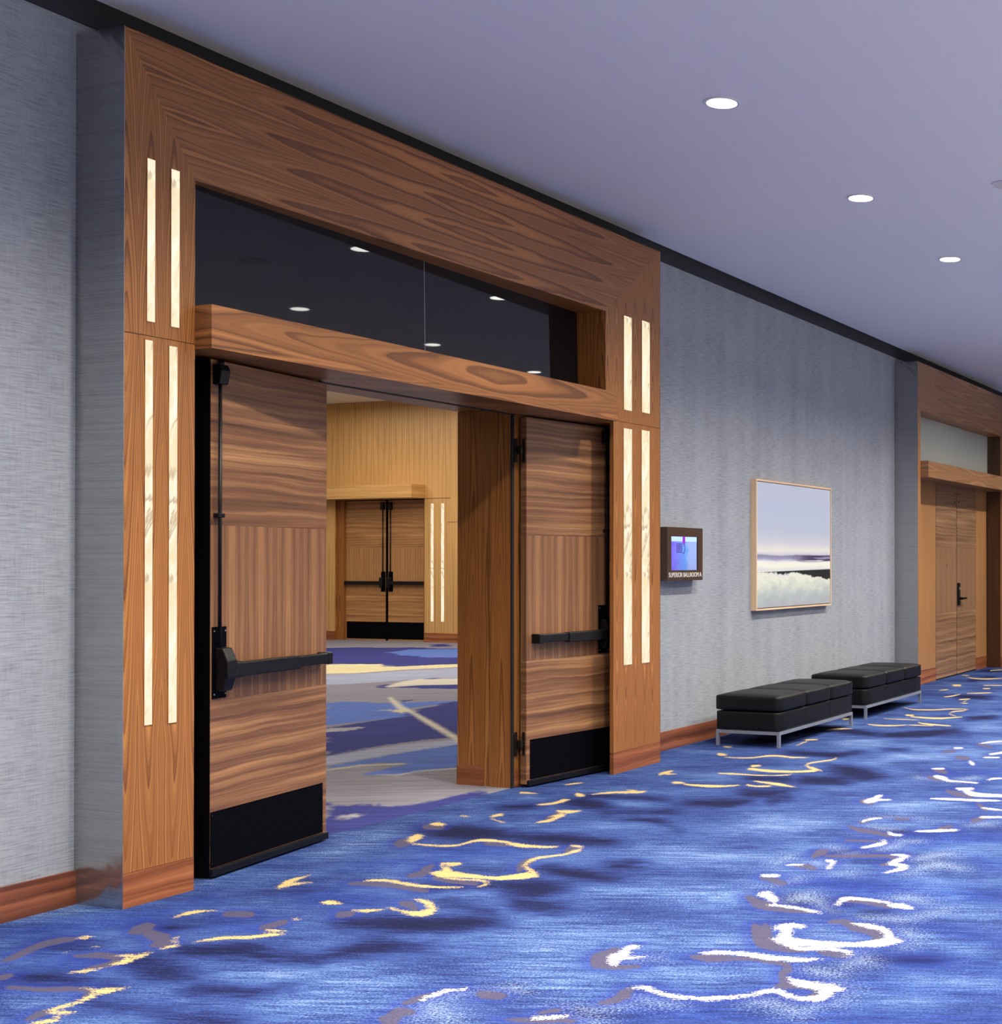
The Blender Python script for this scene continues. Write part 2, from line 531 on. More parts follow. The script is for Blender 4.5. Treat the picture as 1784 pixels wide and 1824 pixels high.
m_screen = screen()
m_scr_bar = emit('display_bar', srgb(205, 240, 255), 1.0)
m_scr_tag = emit('display_tag', srgb(170, 20, 220), 1.0)
m_scr_ink = emit('display_drawing', srgb(70, 50, 140), 1.0)
CARPET = {
  'Y': """594,-52 596,-52 597,-52 600,-51 604,-50 612,-46 615,-40 614,-39 613,-38 610,-39 606,-40 596,-46
591,-54 590,-59 590,-65 590,-71 591,-76 593,-79 596,-81 601,-82 606,-82 609,-85 610,-89 611,-94 610,-100 607,-105 604,-111 604,-116 606,-120 606,-125 607,-128 609,-131 612,-133 613,-132 614,-131 613,-128 612,-125 612,-121 612,-116 612,-110 613,-104 615,-100 616,-96 617,-90 617,-84 615,-80 612,-78 606,-78 600,-78 597,-75 596,-72 595,-67 594,-62 594,-56 594,-50 593,-51
615,-138 614,-143 614,-146 614,-144 608,-144 604,-144 600,-144 596,-142 593,-140 591,-138 589,-136 586,-135 582,-135 576,-137 568,-141 562,-147 557,-152 554,-156 551,-160 553,-161 559,-156 562,-152 565,-148 568,-144 569,-143 571,-142 575,-140 580,-140 584,-140 586,-141 589,-143 592,-145 595,-147 598,-148 602,-149 608,-149 618,-144 620,-139 619,-135 617,-136
564,-107 563,-104 562,-102 561,-99 559,-98 549,-107 544,-112 543,-114 542,-117 546,-117 552,-110 554,-107 556,-105 557,-103 552,-106 552,-107 554,-108 556,-110 558,-111 562,-110
536,-112 535,-115 533,-119 534,-123 535,-126 536,-130 537,-133 537,-136 538,-140 538,-144 538,-148 540,-152 542,-156 544,-158 546,-160 549,-161 550,-163 552,-163 553,-161 556,-156 558,-151 555,-150 551,-148 548,-146 545,-143 544,-140 544,-136 545,-131 545,-126 546,-122 547,-117 546,-113 546,-110 544,-108 542,-107 539,-108
534,-117 532,-123 531,-128 532,-133 533,-137 533,-141 532,-145 531,-147 533,-145 530,-146 525,-147 524,-147 523,-148 525,-150 528,-150 535,-146 537,-142 537,-138 536,-134 535,-130 534,-126 535,-121 536,-115 535,-115
514,-91 516,-95 517,-99 517,-103 516,-108 515,-112 514,-117 514,-122 514,-127 515,-131 516,-135 518,-139 520,-142 521,-142 522,-141 521,-137 520,-132 519,-128 519,-123 519,-118 520,-112 520,-108 522,-104 522,-99 522,-95 520,-91 516,-88 515,-89
469,-124 469,-128 469,-132 472,-134 475,-136 476,-135 477,-134 475,-131 474,-128 472,-125 471,-122 470,-123
477,-137 476,-142 474,-146 472,-151 471,-154 471,-158 473,-160 476,-161 484,-157 493,-148 496,-142 497,-138 497,-135 496,-135 493,-138 490,-144 486,-149 483,-153 484,-152 485,-151 482,-152 479,-151 478,-149 478,-146 479,-142 480,-139 480,-135 479,-135
474,-103 474,-105 474,-107 475,-109 476,-112 478,-111 480,-108 481,-104 481,-101 479,-100 477,-100 476,-101
637,-29 637,-32 637,-35 638,-37 638,-38 641,-37 645,-33 646,-30 647,-27 645,-26 642,-25 639,-27
665,-29 665,-35 667,-34 669,-31 670,-25 667,-26
683,-45 680,-44 677,-43 672,-44 666,-49 662,-54 660,-58 658,-62 658,-65 659,-65 660,-64 662,-60 664,-55 666,-51 669,-48 669,-48 671,-48 673,-49 675,-51 680,-48
663,-82 666,-86 669,-88 674,-88 679,-87 683,-86 688,-86 694,-82 696,-80 692,-80 687,-80 681,-82 676,-83 671,-82 667,-80 664,-81
698,-73 696,-78 695,-83 699,-85 704,-86 706,-85 708,-83 706,-80 705,-76 704,-73 703,-70 701,-70
434,-62 436,-62 439,-63 442,-64 444,-65 446,-67 449,-69 450,-68 450,-67 449,-64 448,-61 446,-59 443,-58 440,-58 436,-59 434,-61
413,-86 410,-87 406,-91 404,-95 405,-95 405,-94 403,-94 400,-94 398,-94 397,-95 397,-96 398,-97 399,-98 401,-99 404,-98 408,-92 408,-90 409,-90 411,-89 414,-86
408,-101 410,-102 412,-104 414,-106 416,-109 418,-113 420,-117 422,-119 424,-121 426,-123 428,-124 430,-125 436,-119 435,-116 434,-112 433,-112 431,-114 431,-120 431,-124 434,-120 432,-120 430,-118 428,-116 426,-115 424,-113 422,-109 420,-104 418,-102 415,-101 413,-100 410,-99 408,-100
396,-53 396,-54 396,-56 398,-56 399,-56 401,-55 402,-53 401,-52 401,-50 399,-50 398,-50 397,-51
389,-69 391,-70 392,-69 392,-68 391,-67 390,-68
380,-66 381,-66 382,-65 383,-64 381,-64 380,-65
385,-86 384,-90 384,-94 384,-97 385,-99 389,-98 393,-96 394,-95 394,-94 391,-94 389,-94 388,-92 388,-90 387,-88 386,-85 385,-85
388,-93 385,-93 383,-93 380,-94 377,-94 375,-96 374,-97 376,-99 378,-100 381,-100 383,-99 387,-95
372,-96 370,-94 368,-91 366,-90 364,-89 363,-90 362,-91 364,-94 365,-96 368,-96 370,-97 371,-97
351,-112 350,-115 349,-118 348,-119 348,-119 346,-120 344,-120 341,-121 338,-121 335,-120 331,-120 329,-122 329,-124 332,-124 335,-125 338,-125 340,-125 343,-125 345,-125 350,-120 352,-115 353,-112 352,-110 351,-110
328,-124 327,-127 325,-130 326,-129 326,-129 325,-129 322,-129 321,-128 319,-127 318,-128 317,-130 318,-132 320,-133 321,-134 323,-135 326,-132 330,-127 331,-124 331,-121 330,-120
347,-122 348,-123 350,-125 353,-125 357,-126 357,-126 358,-125 356,-122 355,-118 353,-117 352,-115 348,-118
327,-130 328,-130 329,-131 330,-132 332,-133 332,-133 332,-132 332,-129 332,-127 332,-125 331,-124 328,-126
489,-65 491,-64 494,-64 498,-62 504,-60 509,-59 514,-58 516,-57 517,-56 513,-55 509,-54 505,-54 501,-55 497,-57 493,-59 489,-63
492,-65 495,-65 498,-66 501,-68 504,-70 504,-70 505,-69 504,-65 502,-62 500,-61 496,-60 493,-62
449,-111 449,-115 450,-115 451,-113 452,-109 450,-109
782,-23 785,-25 787,-26 791,-28 794,-29 797,-28 798,-26 796,-24 794,-22 790,-21 786,-20 783,-22
744,-14 745,-16 745,-18 746,-22 747,-25 749,-24 750,-23 751,-18 752,-14 752,-11 751,-9 747,-10
748,-54 747,-56 747,-57 749,-58 750,-59 753,-58 756,-55 758,-52 759,-50 760,-48 760,-46 754,-48
756,-60 760,-64 764,-69 767,-73 768,-78 770,-82 771,-85 774,-87 778,-88 781,-86 783,-84 781,-83 779,-80 778,-77 776,-73 774,-68 771,-64 765,-61 758,-58 757,-59
778,-73 777,-80 780,-80 783,-77 782,-71 780,-71
711,-50 714,-54 717,-57 722,-58 726,-59 731,-58 734,-58 737,-57 738,-55 738,-53 736,-51 730,-52 724,-52 720,-50 715,-46 713,-48
699,-73 697,-77 696,-81 700,-83 703,-85 705,-85 707,-83 705,-79 704,-76 703,-73 702,-70 700,-71
700,-75 696,-77 691,-78 687,-77 681,-78 677,-84 682,-83 675,-82 667,-80 664,-81 663,-83 670,-86 676,-87 684,-80 680,-80 681,-82 684,-84 689,-82 694,-81 701,-76
840,-62 844,-62 848,-62 855,-62 861,-61 864,-60 866,-58 863,-56 860,-55 856,-55 851,-55 843,-59
845,-64 850,-70 852,-69 853,-68 853,-60 848,-61
813,-88 815,-95 819,-94 822,-91 822,-83 817,-84
812,-96 811,-99 809,-103 808,-111 808,-119 810,-124 814,-128 817,-131 822,-134 824,-133 826,-131 823,-128 820,-124 819,-119 818,-114 817,-106 816,-100 817,-96 819,-93 817,-93
942,-55 944,-61 950,-59 955,-55 957,-47 950,-49
936,-64 935,-69 935,-75 936,-81 938,-86 942,-88 946,-90 949,-92 951,-94 953,-99 953,-104 951,-110 949,-115 953,-120 957,-126 959,-125 960,-125 959,-118 958,-111 960,-106 962,-100 962,-95 960,-90 957,-88 954,-87 949,-85 944,-82 942,-78 940,-72 940,-67 940,-61 938,-62
986,-37 987,-44 991,-42 995,-40 995,-33 990,-34
862,-97 862,-103 862,-109 863,-115 863,-122 864,-129 866,-136 869,-142 872,-147 875,-147 879,-146 884,-144 883,-144 880,-145 877,-144 873,-140 870,-134 869,-127 868,-120 869,-112 870,-105 868,-100 867,-94 864,-95
967,-144 961,-145 956,-145 947,-141 939,-137 932,-135 920,-138 908,-146 901,-153 899,-157 898,-161 900,-161 903,-159 908,-154 914,-148 919,-142 923,-139 924,-139 932,-140 940,-144 948,-148 956,-148 964,-146 967,-145
897,-106 904,-110 908,-109 911,-106 908,-100 902,-102
886,-108 884,-114 882,-120 881,-126 881,-132 883,-140 886,-148 890,-154 895,-159 901,-157 905,-154 900,-149 895,-144 893,-136 892,-127 893,-121 894,-115 895,-109 896,-104 891,-105
840,-136 837,-141 835,-147 832,-153 829,-160 828,-166 827,-173 828,-173 830,-171 836,-163 841,-154 842,-148 843,-143 844,-138 844,-134 842,-134
823,-138 821,-142 820,-147 821,-151 824,-156 828,-154 830,-152 828,-148 826,-144 827,-140 829,-136 827,-136
1047,-82 1052,-91 1057,-90 1061,-88 1055,-78 1051,-80
1048,-84 1042,-84 1036,-84 1028,-85 1019,-87 1015,-88 1014,-89 1021,-89 1027,-88 1035,-88 1043,-87 1047,-85
1196,-56 1198,-61 1207,-58 1215,-54 1213,-49 1204,-51
1119,-72 1124,-76 1127,-80 1131,-85 1134,-90 1137,-90 1139,-88 1138,-82 1137,-76 1131,-72 1124,-70 1121,-71
1170,-90 1166,-97 1163,-104 1163,-110 1165,-117 1171,-122 1177,-127 1180,-127 1183,-125 1178,-119 1175,-113 1173,-107 1173,-100 1174,-94 1175,-88 1173,-89
1198,-131 1191,-137 1186,-145 1184,-156 1183,-168 1186,-167 1190,-166 1194,-153 1198,-141 1201,-134 1204,-129 1202,-129
1178,-127 1177,-134 1177,-140 1178,-146 1179,-153 1181,-152 1184,-151 1184,-144 1185,-137 1184,-131 1182,-126 1180,-126
1218,-89 1217,-99 1216,-109 1218,-118 1219,-125 1221,-125 1222,-124 1223,-116 1223,-107 1222,-97 1222,-87 1220,-88
1248,-101 1249,-109 1255,-107 1262,-104 1262,-96 1255,-97
1241,-108 1237,-116 1233,-125 1232,-133 1234,-142 1244,-149 1255,-156 1259,-155 1263,-154 1254,-145 1247,-137 1245,-129 1246,-120 1247,-113 1249,-105 1245,-106
1327,-140 1320,-139 1315,-138 1310,-134 1306,-131 1296,-131 1278,-135 1269,-141 1261,-148 1263,-148 1266,-147 1276,-139 1284,-134 1287,-134 1296,-135 1301,-137 1305,-141 1313,-142 1322,-142 1325,-141
1318,-74 1308,-82 1300,-90 1300,-101 1304,-111 1310,-117 1316,-122 1321,-130 1325,-139 1328,-138 1330,-137 1329,-128 1326,-119 1320,-114 1314,-108 1310,-97 1310,-86 1316,-79 1324,-72 1322,-72
1410,-105 1421,-114 1427,-113 1432,-111 1421,-101 1414,-103
1417,-112 1399,-113 1380,-115 1376,-120 1380,-124 1384,-123 1386,-122 1384,-118 1381,-116 1391,-116 1411,-114 1416,-113
1435,-79 1440,-84 1446,-87 1458,-87 1472,-87 1478,-85 1480,-84 1470,-84 1461,-82 1451,-80 1443,-76 1438,-78
1482,-91 1486,-99 1489,-107 1494,-112 1500,-116 1504,-115 1507,-114 1504,-109 1501,-103 1495,-96 1489,-88 1486,-89
1564,-49 1567,-58 1580,-55 1592,-50 1589,-41 1576,-43
1504,-51 1516,-58 1524,-56 1529,-54 1518,-47 1510,-49
1699,-24 1688,-30 1677,-36 1670,-44 1667,-51 1668,-58 1671,-65 1679,-70 1688,-76 1693,-75 1697,-73 1692,-67 1688,-60 1684,-53 1683,-46 1686,-39 1693,-32 1700,-26 1708,-21 1706,-21
1885,-4 1888,-13 1896,-11 1904,-8 1900,0 1892,-1
1800,-28 1820,-39 1828,-38 1834,-35 1814,-24 1806,-25
1542,-93 1544,-101 1552,-100 1558,-97 1555,-89 1548,-90
1584,-81 1591,-102 1597,-102 1602,-100 1594,-78 1589,-79
1712,-14 1716,-23 1722,-22 1728,-19 1725,-10 1719,-12""",
  'W': """516,-316 516,-313 516,-310 514,-308 512,-307 509,-307 507,-307 504,-308 504,-309 505,-309 506,-310 508,-311 510,-313 511,-315 511,-318 513,-318
504,-312 501,-314 504,-313 503,-313 499,-313 491,-315 490,-318 494,-318 500,-318 508,-314 512,-311 512,-308
491,-314 488,-318 486,-322 486,-325 487,-328 488,-332 489,-336 490,-340 492,-344 493,-348 495,-351 496,-354 497,-357 499,-359 501,-360 504,-362 506,-363 508,-363 508,-362 510,-360 510,-357 509,-355 507,-353 504,-351 501,-349 499,-346 498,-342 497,-337 496,-333 496,-329 496,-325 496,-321 496,-317 495,-315 494,-313 493,-313
509,-358 514,-356 519,-353 523,-350 525,-346 526,-343 526,-340 526,-338 526,-335 525,-335 523,-336 522,-339 521,-342 520,-345 520,-348 517,-351 514,-353 512,-354 508,-355 503,-358
484,-324 482,-328 482,-331 483,-334 485,-337 486,-340 486,-344 485,-348 483,-350 484,-350 481,-350 479,-350 479,-351 482,-351 487,-350 488,-346 489,-342 489,-339 488,-336 486,-333 485,-330 485,-327 486,-323 485,-323
464,-297 465,-300 466,-302 467,-305 468,-308 468,-312 467,-316 467,-320 466,-324 466,-327 467,-330 467,-334 468,-337 470,-339 473,-342 474,-342 474,-341 473,-338 472,-335 472,-332 472,-328 471,-325 471,-321 472,-318 472,-314 472,-310 471,-307 471,-304 470,-300 468,-298 466,-296 465,-296
447,-341 444,-344 441,-347 440,-350 440,-354 439,-356 438,-359 440,-362 442,-364 443,-364 444,-363 445,-360 447,-356 447,-354 447,-351 447,-348 447,-345 448,-343 449,-341 449,-340
444,-357 440,-358 437,-358 434,-358 431,-356 430,-354 430,-352 430,-350 432,-348 433,-346 435,-343 435,-341 434,-339 431,-337 428,-336 426,-336 425,-337 428,-339 431,-341 432,-342 432,-344 430,-346 428,-349 428,-351 427,-354 427,-356 428,-358 428,-360 430,-362 435,-362 439,-362 447,-358
418,-295 419,-296 419,-298 419,-299 418,-301 416,-305 415,-308 414,-311 414,-314 415,-319 415,-323 417,-327 419,-330 422,-334 425,-337 426,-337 427,-336 424,-332 422,-329 420,-325 418,-321 417,-317 417,-313 417,-310 417,-307 419,-304 420,-300 422,-298 422,-296 421,-294 420,-293 418,-294
466,-267 465,-265 463,-264 460,-265 458,-265 456,-266 454,-265 452,-265 449,-265 443,-269 440,-272 439,-274 443,-272 446,-270 444,-271 444,-271 446,-272 449,-272 453,-271 457,-269 459,-267 461,-268 463,-269 465,-268
448,-273 453,-278 454,-278 454,-278 451,-271 449,-271
379,-281 380,-283 381,-286 383,-287 384,-289 385,-288 386,-288 385,-286 384,-284 382,-282 381,-279 380,-280
382,-233 384,-233 387,-234 390,-234 393,-235 395,-237 396,-239 397,-239 398,-238 396,-236 395,-233 392,-232 390,-231 386,-231 383,-232 382,-232
552,-280 552,-281 552,-282 550,-284 547,-287 546,-288 546,-289 544,-290 548,-289 550,-288 554,-286 558,-282 563,-278 561,-276 559,-276 554,-277
539,-290 540,-294 539,-297 539,-301 538,-305 536,-310 535,-316 535,-316 536,-316 539,-310 541,-304 542,-300 542,-296 542,-292 542,-289 540,-289
550,-318 554,-317 558,-317 560,-318 561,-319 562,-322 562,-326 562,-331 561,-337 563,-337 564,-336 565,-330 566,-325 566,-321 566,-318 565,-315 563,-314 558,-315 552,-316 549,-317
556,-340 555,-342 555,-344 555,-347 555,-350 557,-350 559,-348 561,-345 563,-342 562,-340 561,-338 558,-338
587,-264 590,-270 593,-269 595,-267 592,-261 590,-262
614,-265 614,-266 615,-268 616,-269 617,-271 618,-271 619,-270 618,-268 618,-266 617,-265 616,-264 614,-264
628,-280 627,-282 628,-282 624,-283 616,-285 613,-286 614,-287 621,-285 630,-283 633,-280 633,-278 630,-278
653,-305 653,-310 652,-312 651,-311 645,-310 641,-309 632,-311 631,-316 630,-321 632,-319 629,-318 623,-317 617,-315 615,-315 615,-316 619,-318 623,-321 627,-322 636,-319 637,-314 638,-309 635,-311 640,-313 646,-314 656,-313 658,-308 656,-304 655,-304
664,-284 667,-287 670,-289 674,-291 679,-292 688,-288 689,-287 688,-286 685,-288 682,-290 686,-288 681,-288 675,-286 671,-285 668,-283 666,-283
705,-284 702,-286 700,-288 700,-290 701,-292 704,-292 706,-290 705,-288 705,-286 707,-285 710,-282 710,-282
730,-259 734,-259 737,-260 741,-262 744,-264 746,-264 747,-263 745,-260 743,-258 738,-257 734,-257 731,-258
715,-298 716,-302 718,-307 721,-312 725,-317 728,-317 730,-315 727,-310 724,-304 721,-300 718,-296 716,-296
788,-239 791,-240 795,-242 802,-240 808,-239 812,-238 815,-238 819,-237 820,-236 819,-235 817,-234 812,-235 810,-235 806,-234 802,-233 793,-235
798,-241 804,-248 806,-248 807,-247 805,-238 801,-239
817,-271 817,-278 817,-286 818,-293 818,-301 821,-307 824,-314 826,-314 828,-313 827,-306 826,-298 825,-291 825,-284 823,-277 820,-270 819,-270
854,-278 860,-286 864,-285 868,-283 863,-274 858,-275
848,-284 841,-288 836,-293 835,-298 836,-303 838,-307 839,-312 844,-311 849,-309 848,-304 848,-299 849,-294 851,-289 855,-285 861,-281 858,-280
797,-311 795,-315 793,-318 793,-321 794,-324 795,-324 797,-323 798,-320 799,-317 799,-313 800,-310 799,-310
766,-319 771,-331 774,-330 776,-329 772,-318 769,-318
898,-247 895,-251 892,-254 889,-257 886,-260 885,-264 886,-270 885,-275 884,-281 887,-281 889,-280 890,-274 891,-268 891,-263 893,-258 899,-255 906,-251 908,-247 910,-244 905,-244
900,-285 903,-286 905,-287 907,-289 910,-292 912,-292 914,-291 913,-288 912,-285 908,-284 904,-284 901,-284
934,-234 936,-240 940,-240 943,-238 940,-231 937,-232
974,-249 963,-254 962,-256 971,-253 982,-248 984,-246
1042,-216 1044,-221 1049,-220 1053,-218 1051,-213 1046,-214
1018,-253 1029,-259 1035,-258 1039,-256 1027,-250 1021,-251
1001,-253 1004,-263 1008,-262 1011,-261 1007,-251 1004,-251
1078,-227 1083,-230 1087,-233 1093,-236 1098,-240 1101,-239 1103,-238 1100,-234 1097,-230 1090,-228 1083,-226 1080,-226""",
  'B': """501,-300 496,-303 493,-304 490,-306 481,-312 479,-316 478,-320 478,-324 478,-327 479,-330 480,-333 481,-333 482,-332 483,-329 484,-325 485,-321 488,-317 490,-312 493,-309 492,-310 498,-308 505,-303 508,-300 511,-296
503,-303 486,-313 482,-317 488,-315 507,-305 513,-300
481,-338 479,-342 478,-346 478,-348 479,-350 482,-350 484,-348 484,-346 484,-343 485,-340 485,-337 483,-337
522,-326 523,-329 522,-332 520,-334 515,-338 514,-341 513,-345 510,-349 508,-351 512,-349 509,-350 504,-352 505,-353 508,-354 519,-350 522,-346 523,-342 524,-338 526,-335 528,-332 530,-329 528,-326 526,-324 524,-324
547,-275 541,-280 535,-285 533,-289 532,-294 532,-298 532,-303 533,-308 534,-313 535,-313 537,-312 538,-305 540,-299 541,-294 542,-290 545,-285 548,-280 550,-277 553,-273 552,-272
557,-318 557,-322 557,-327 556,-330 555,-333 554,-337 553,-341 555,-342 558,-340 560,-335 562,-331 563,-328 564,-324 562,-320 560,-317 558,-317
458,-296 457,-300 456,-304 458,-308 461,-312 462,-315 463,-318 463,-322 462,-326 462,-329 461,-332 459,-335 461,-334 459,-334 452,-335 445,-339 443,-340 442,-340 439,-340 436,-341 436,-342 437,-344 442,-344 449,-339 451,-337 454,-338 458,-337 464,-333 465,-331 466,-328 467,-324 467,-320 467,-316 466,-313 465,-310 465,-305 464,-300 463,-297 461,-294 460,-294
436,-342 438,-347 439,-351 439,-354 437,-356 437,-356 439,-356 436,-356 433,-355 431,-355 430,-356 432,-358 434,-359 439,-358 443,-355 443,-352 443,-349 442,-345 440,-340 438,-340
460,-261 458,-260 456,-260 453,-259 449,-258 441,-262 435,-267 435,-270 435,-274 436,-277 437,-279 439,-281 441,-283 442,-282 443,-282 442,-279 441,-277 440,-274 441,-270 443,-266 445,-263 442,-266 438,-268 443,-267 449,-266 452,-265 456,-264 460,-263
419,-292 417,-292 415,-291 412,-292 408,-293 404,-292 401,-291 400,-292 399,-292 401,-295 403,-297 406,-297 409,-298 412,-296 416,-295 420,-293
391,-281 386,-278 384,-278 384,-279 388,-283 390,-283
375,-272 375,-277 376,-282 377,-285 378,-287 380,-291 380,-294 382,-294 383,-292 383,-288 383,-284 381,-282 379,-279 378,-275 376,-271 376,-272
376,-230 378,-231 380,-232 383,-233 385,-233 388,-232 389,-230 387,-229 385,-228 382,-228 378,-228 377,-229
391,-250 392,-257 396,-257 398,-253 397,-245 394,-246
361,-233 358,-237 357,-241 362,-239 366,-237 367,-238 369,-239 370,-239 372,-237 373,-233 372,-230 368,-231 367,-231 365,-232 364,-232 363,-231
583,-265 581,-270 578,-274 577,-276 576,-279 578,-280 581,-278 584,-274 587,-270 588,-267 588,-263 586,-263
612,-270 612,-272 611,-275 610,-278 609,-281 611,-281 614,-279 617,-276 620,-272 618,-270 617,-268 614,-268
634,-270 638,-270 640,-271 643,-271 646,-271 652,-270 654,-268 654,-266 653,-264 647,-265 641,-266 635,-268
639,-274 639,-279 640,-284 643,-289 645,-295 647,-300 648,-305 646,-308 643,-310 642,-310 638,-310 635,-308 632,-306 630,-307 629,-308 630,-310 633,-312 638,-312 646,-310 651,-307 654,-303 653,-298 651,-292 649,-287 646,-282 644,-277 642,-273 640,-273
678,-269 679,-273 679,-277 681,-282 682,-287 684,-286 685,-286 685,-280 684,-275 683,-271 681,-268 680,-268
714,-257 708,-262 703,-267 701,-273 700,-278 698,-283 696,-288 698,-288 702,-286 706,-280 710,-274 712,-269 714,-264 716,-259 719,-255 718,-254
726,-259 735,-261 739,-260 741,-259 732,-256 728,-257
742,-275 745,-281 748,-281 751,-279 748,-272 745,-273
724,-307 733,-311 739,-310 741,-308 731,-305 726,-305
752,-319 760,-322 768,-321 771,-318 763,-315 756,-316
788,-235 784,-243 789,-243 796,-238 801,-231 795,-231
846,-272 839,-277 833,-282 831,-288 829,-294 832,-294 837,-292 843,-285 849,-278 851,-274 854,-270 852,-270
804,-306 789,-315 790,-316 797,-314 812,-304 811,-303
893,-244 886,-254 890,-254 898,-250 906,-240 901,-240
923,-239 917,-248 922,-248 930,-245 936,-236 931,-236
988,-235 985,-244 994,-243 1004,-238 1007,-230 998,-230
1016,-215 1024,-222 1032,-220 1037,-217 1029,-211 1021,-212
1071,-226 1055,-242 1059,-242 1067,-239 1083,-223 1079,-223
582,-54 587,-55 598,-49 603,-41 598,-40 587,-46
627,-34 629,-43 634,-41 640,-35 638,-25 632,-28
528,-106 530,-108 532,-110 537,-108 542,-106 546,-103 550,-101 555,-98 555,-96 553,-97 549,-97 545,-99 542,-101 537,-101 533,-101 529,-103
529,-119 527,-125 526,-132 526,-139 526,-145 529,-144 531,-142 532,-134 534,-126 534,-121 534,-115 532,-116
558,-147 562,-146 565,-145 570,-143 576,-141 582,-137 583,-134 580,-134 575,-135 567,-139 561,-143 555,-148
603,-93 603,-106 606,-106 609,-103 609,-89 606,-90
601,-146 610,-144 617,-139 617,-137 609,-139 601,-144
507,-89 508,-95 508,-102 509,-109 509,-116 508,-122 507,-127 507,-130 507,-132 509,-132 511,-130 512,-126 514,-122 515,-116 517,-110 516,-103 515,-96 513,-90 511,-86 509,-86
484,-138 483,-141 482,-144 482,-145 480,-147 478,-150 483,-147 487,-142 492,-137 491,-135 490,-133 487,-134
458,-127 462,-130 466,-128 469,-124 466,-120 461,-123
670,-86 689,-80 696,-76 697,-74 678,-79 670,-83
364,-55 367,-55 371,-54 376,-52 382,-50 386,-50 389,-51 392,-52 394,-53 396,-51 398,-49 396,-46 395,-44 391,-43 386,-43 381,-45 376,-47 371,-49 367,-51 364,-53
409,-69 416,-68 423,-63 424,-57 417,-58 410,-64
411,-70 407,-78 404,-86 403,-90 408,-84 408,-84 404,-85 399,-88 398,-92 400,-94 404,-93 414,-80 415,-75 416,-70 417,-64 415,-64
378,-74 379,-78 380,-82 381,-86 381,-90 381,-92 382,-90 380,-91 377,-92 374,-91 370,-90 368,-91 368,-92 371,-95 373,-97 377,-96 380,-95 384,-89 386,-85 386,-81 385,-76 382,-74 380,-71 379,-72
342,-86 343,-93 343,-100 345,-104 346,-107 348,-111 349,-115 349,-117 349,-116 348,-117 345,-119 344,-120 344,-121 346,-120 348,-119 352,-114 352,-111 351,-107 350,-103 348,-100 346,-96 345,-90 344,-84 343,-84
320,-125 322,-125 324,-125 326,-125 329,-124 330,-123 331,-121 329,-120 328,-119 325,-121 322,-122 320,-124
348,-75 351,-75 354,-72 354,-70 351,-69 348,-72
443,-80 446,-91 450,-89 453,-84 450,-74 446,-76
433,-112 442,-113 447,-110 448,-107 438,-106 434,-108""",
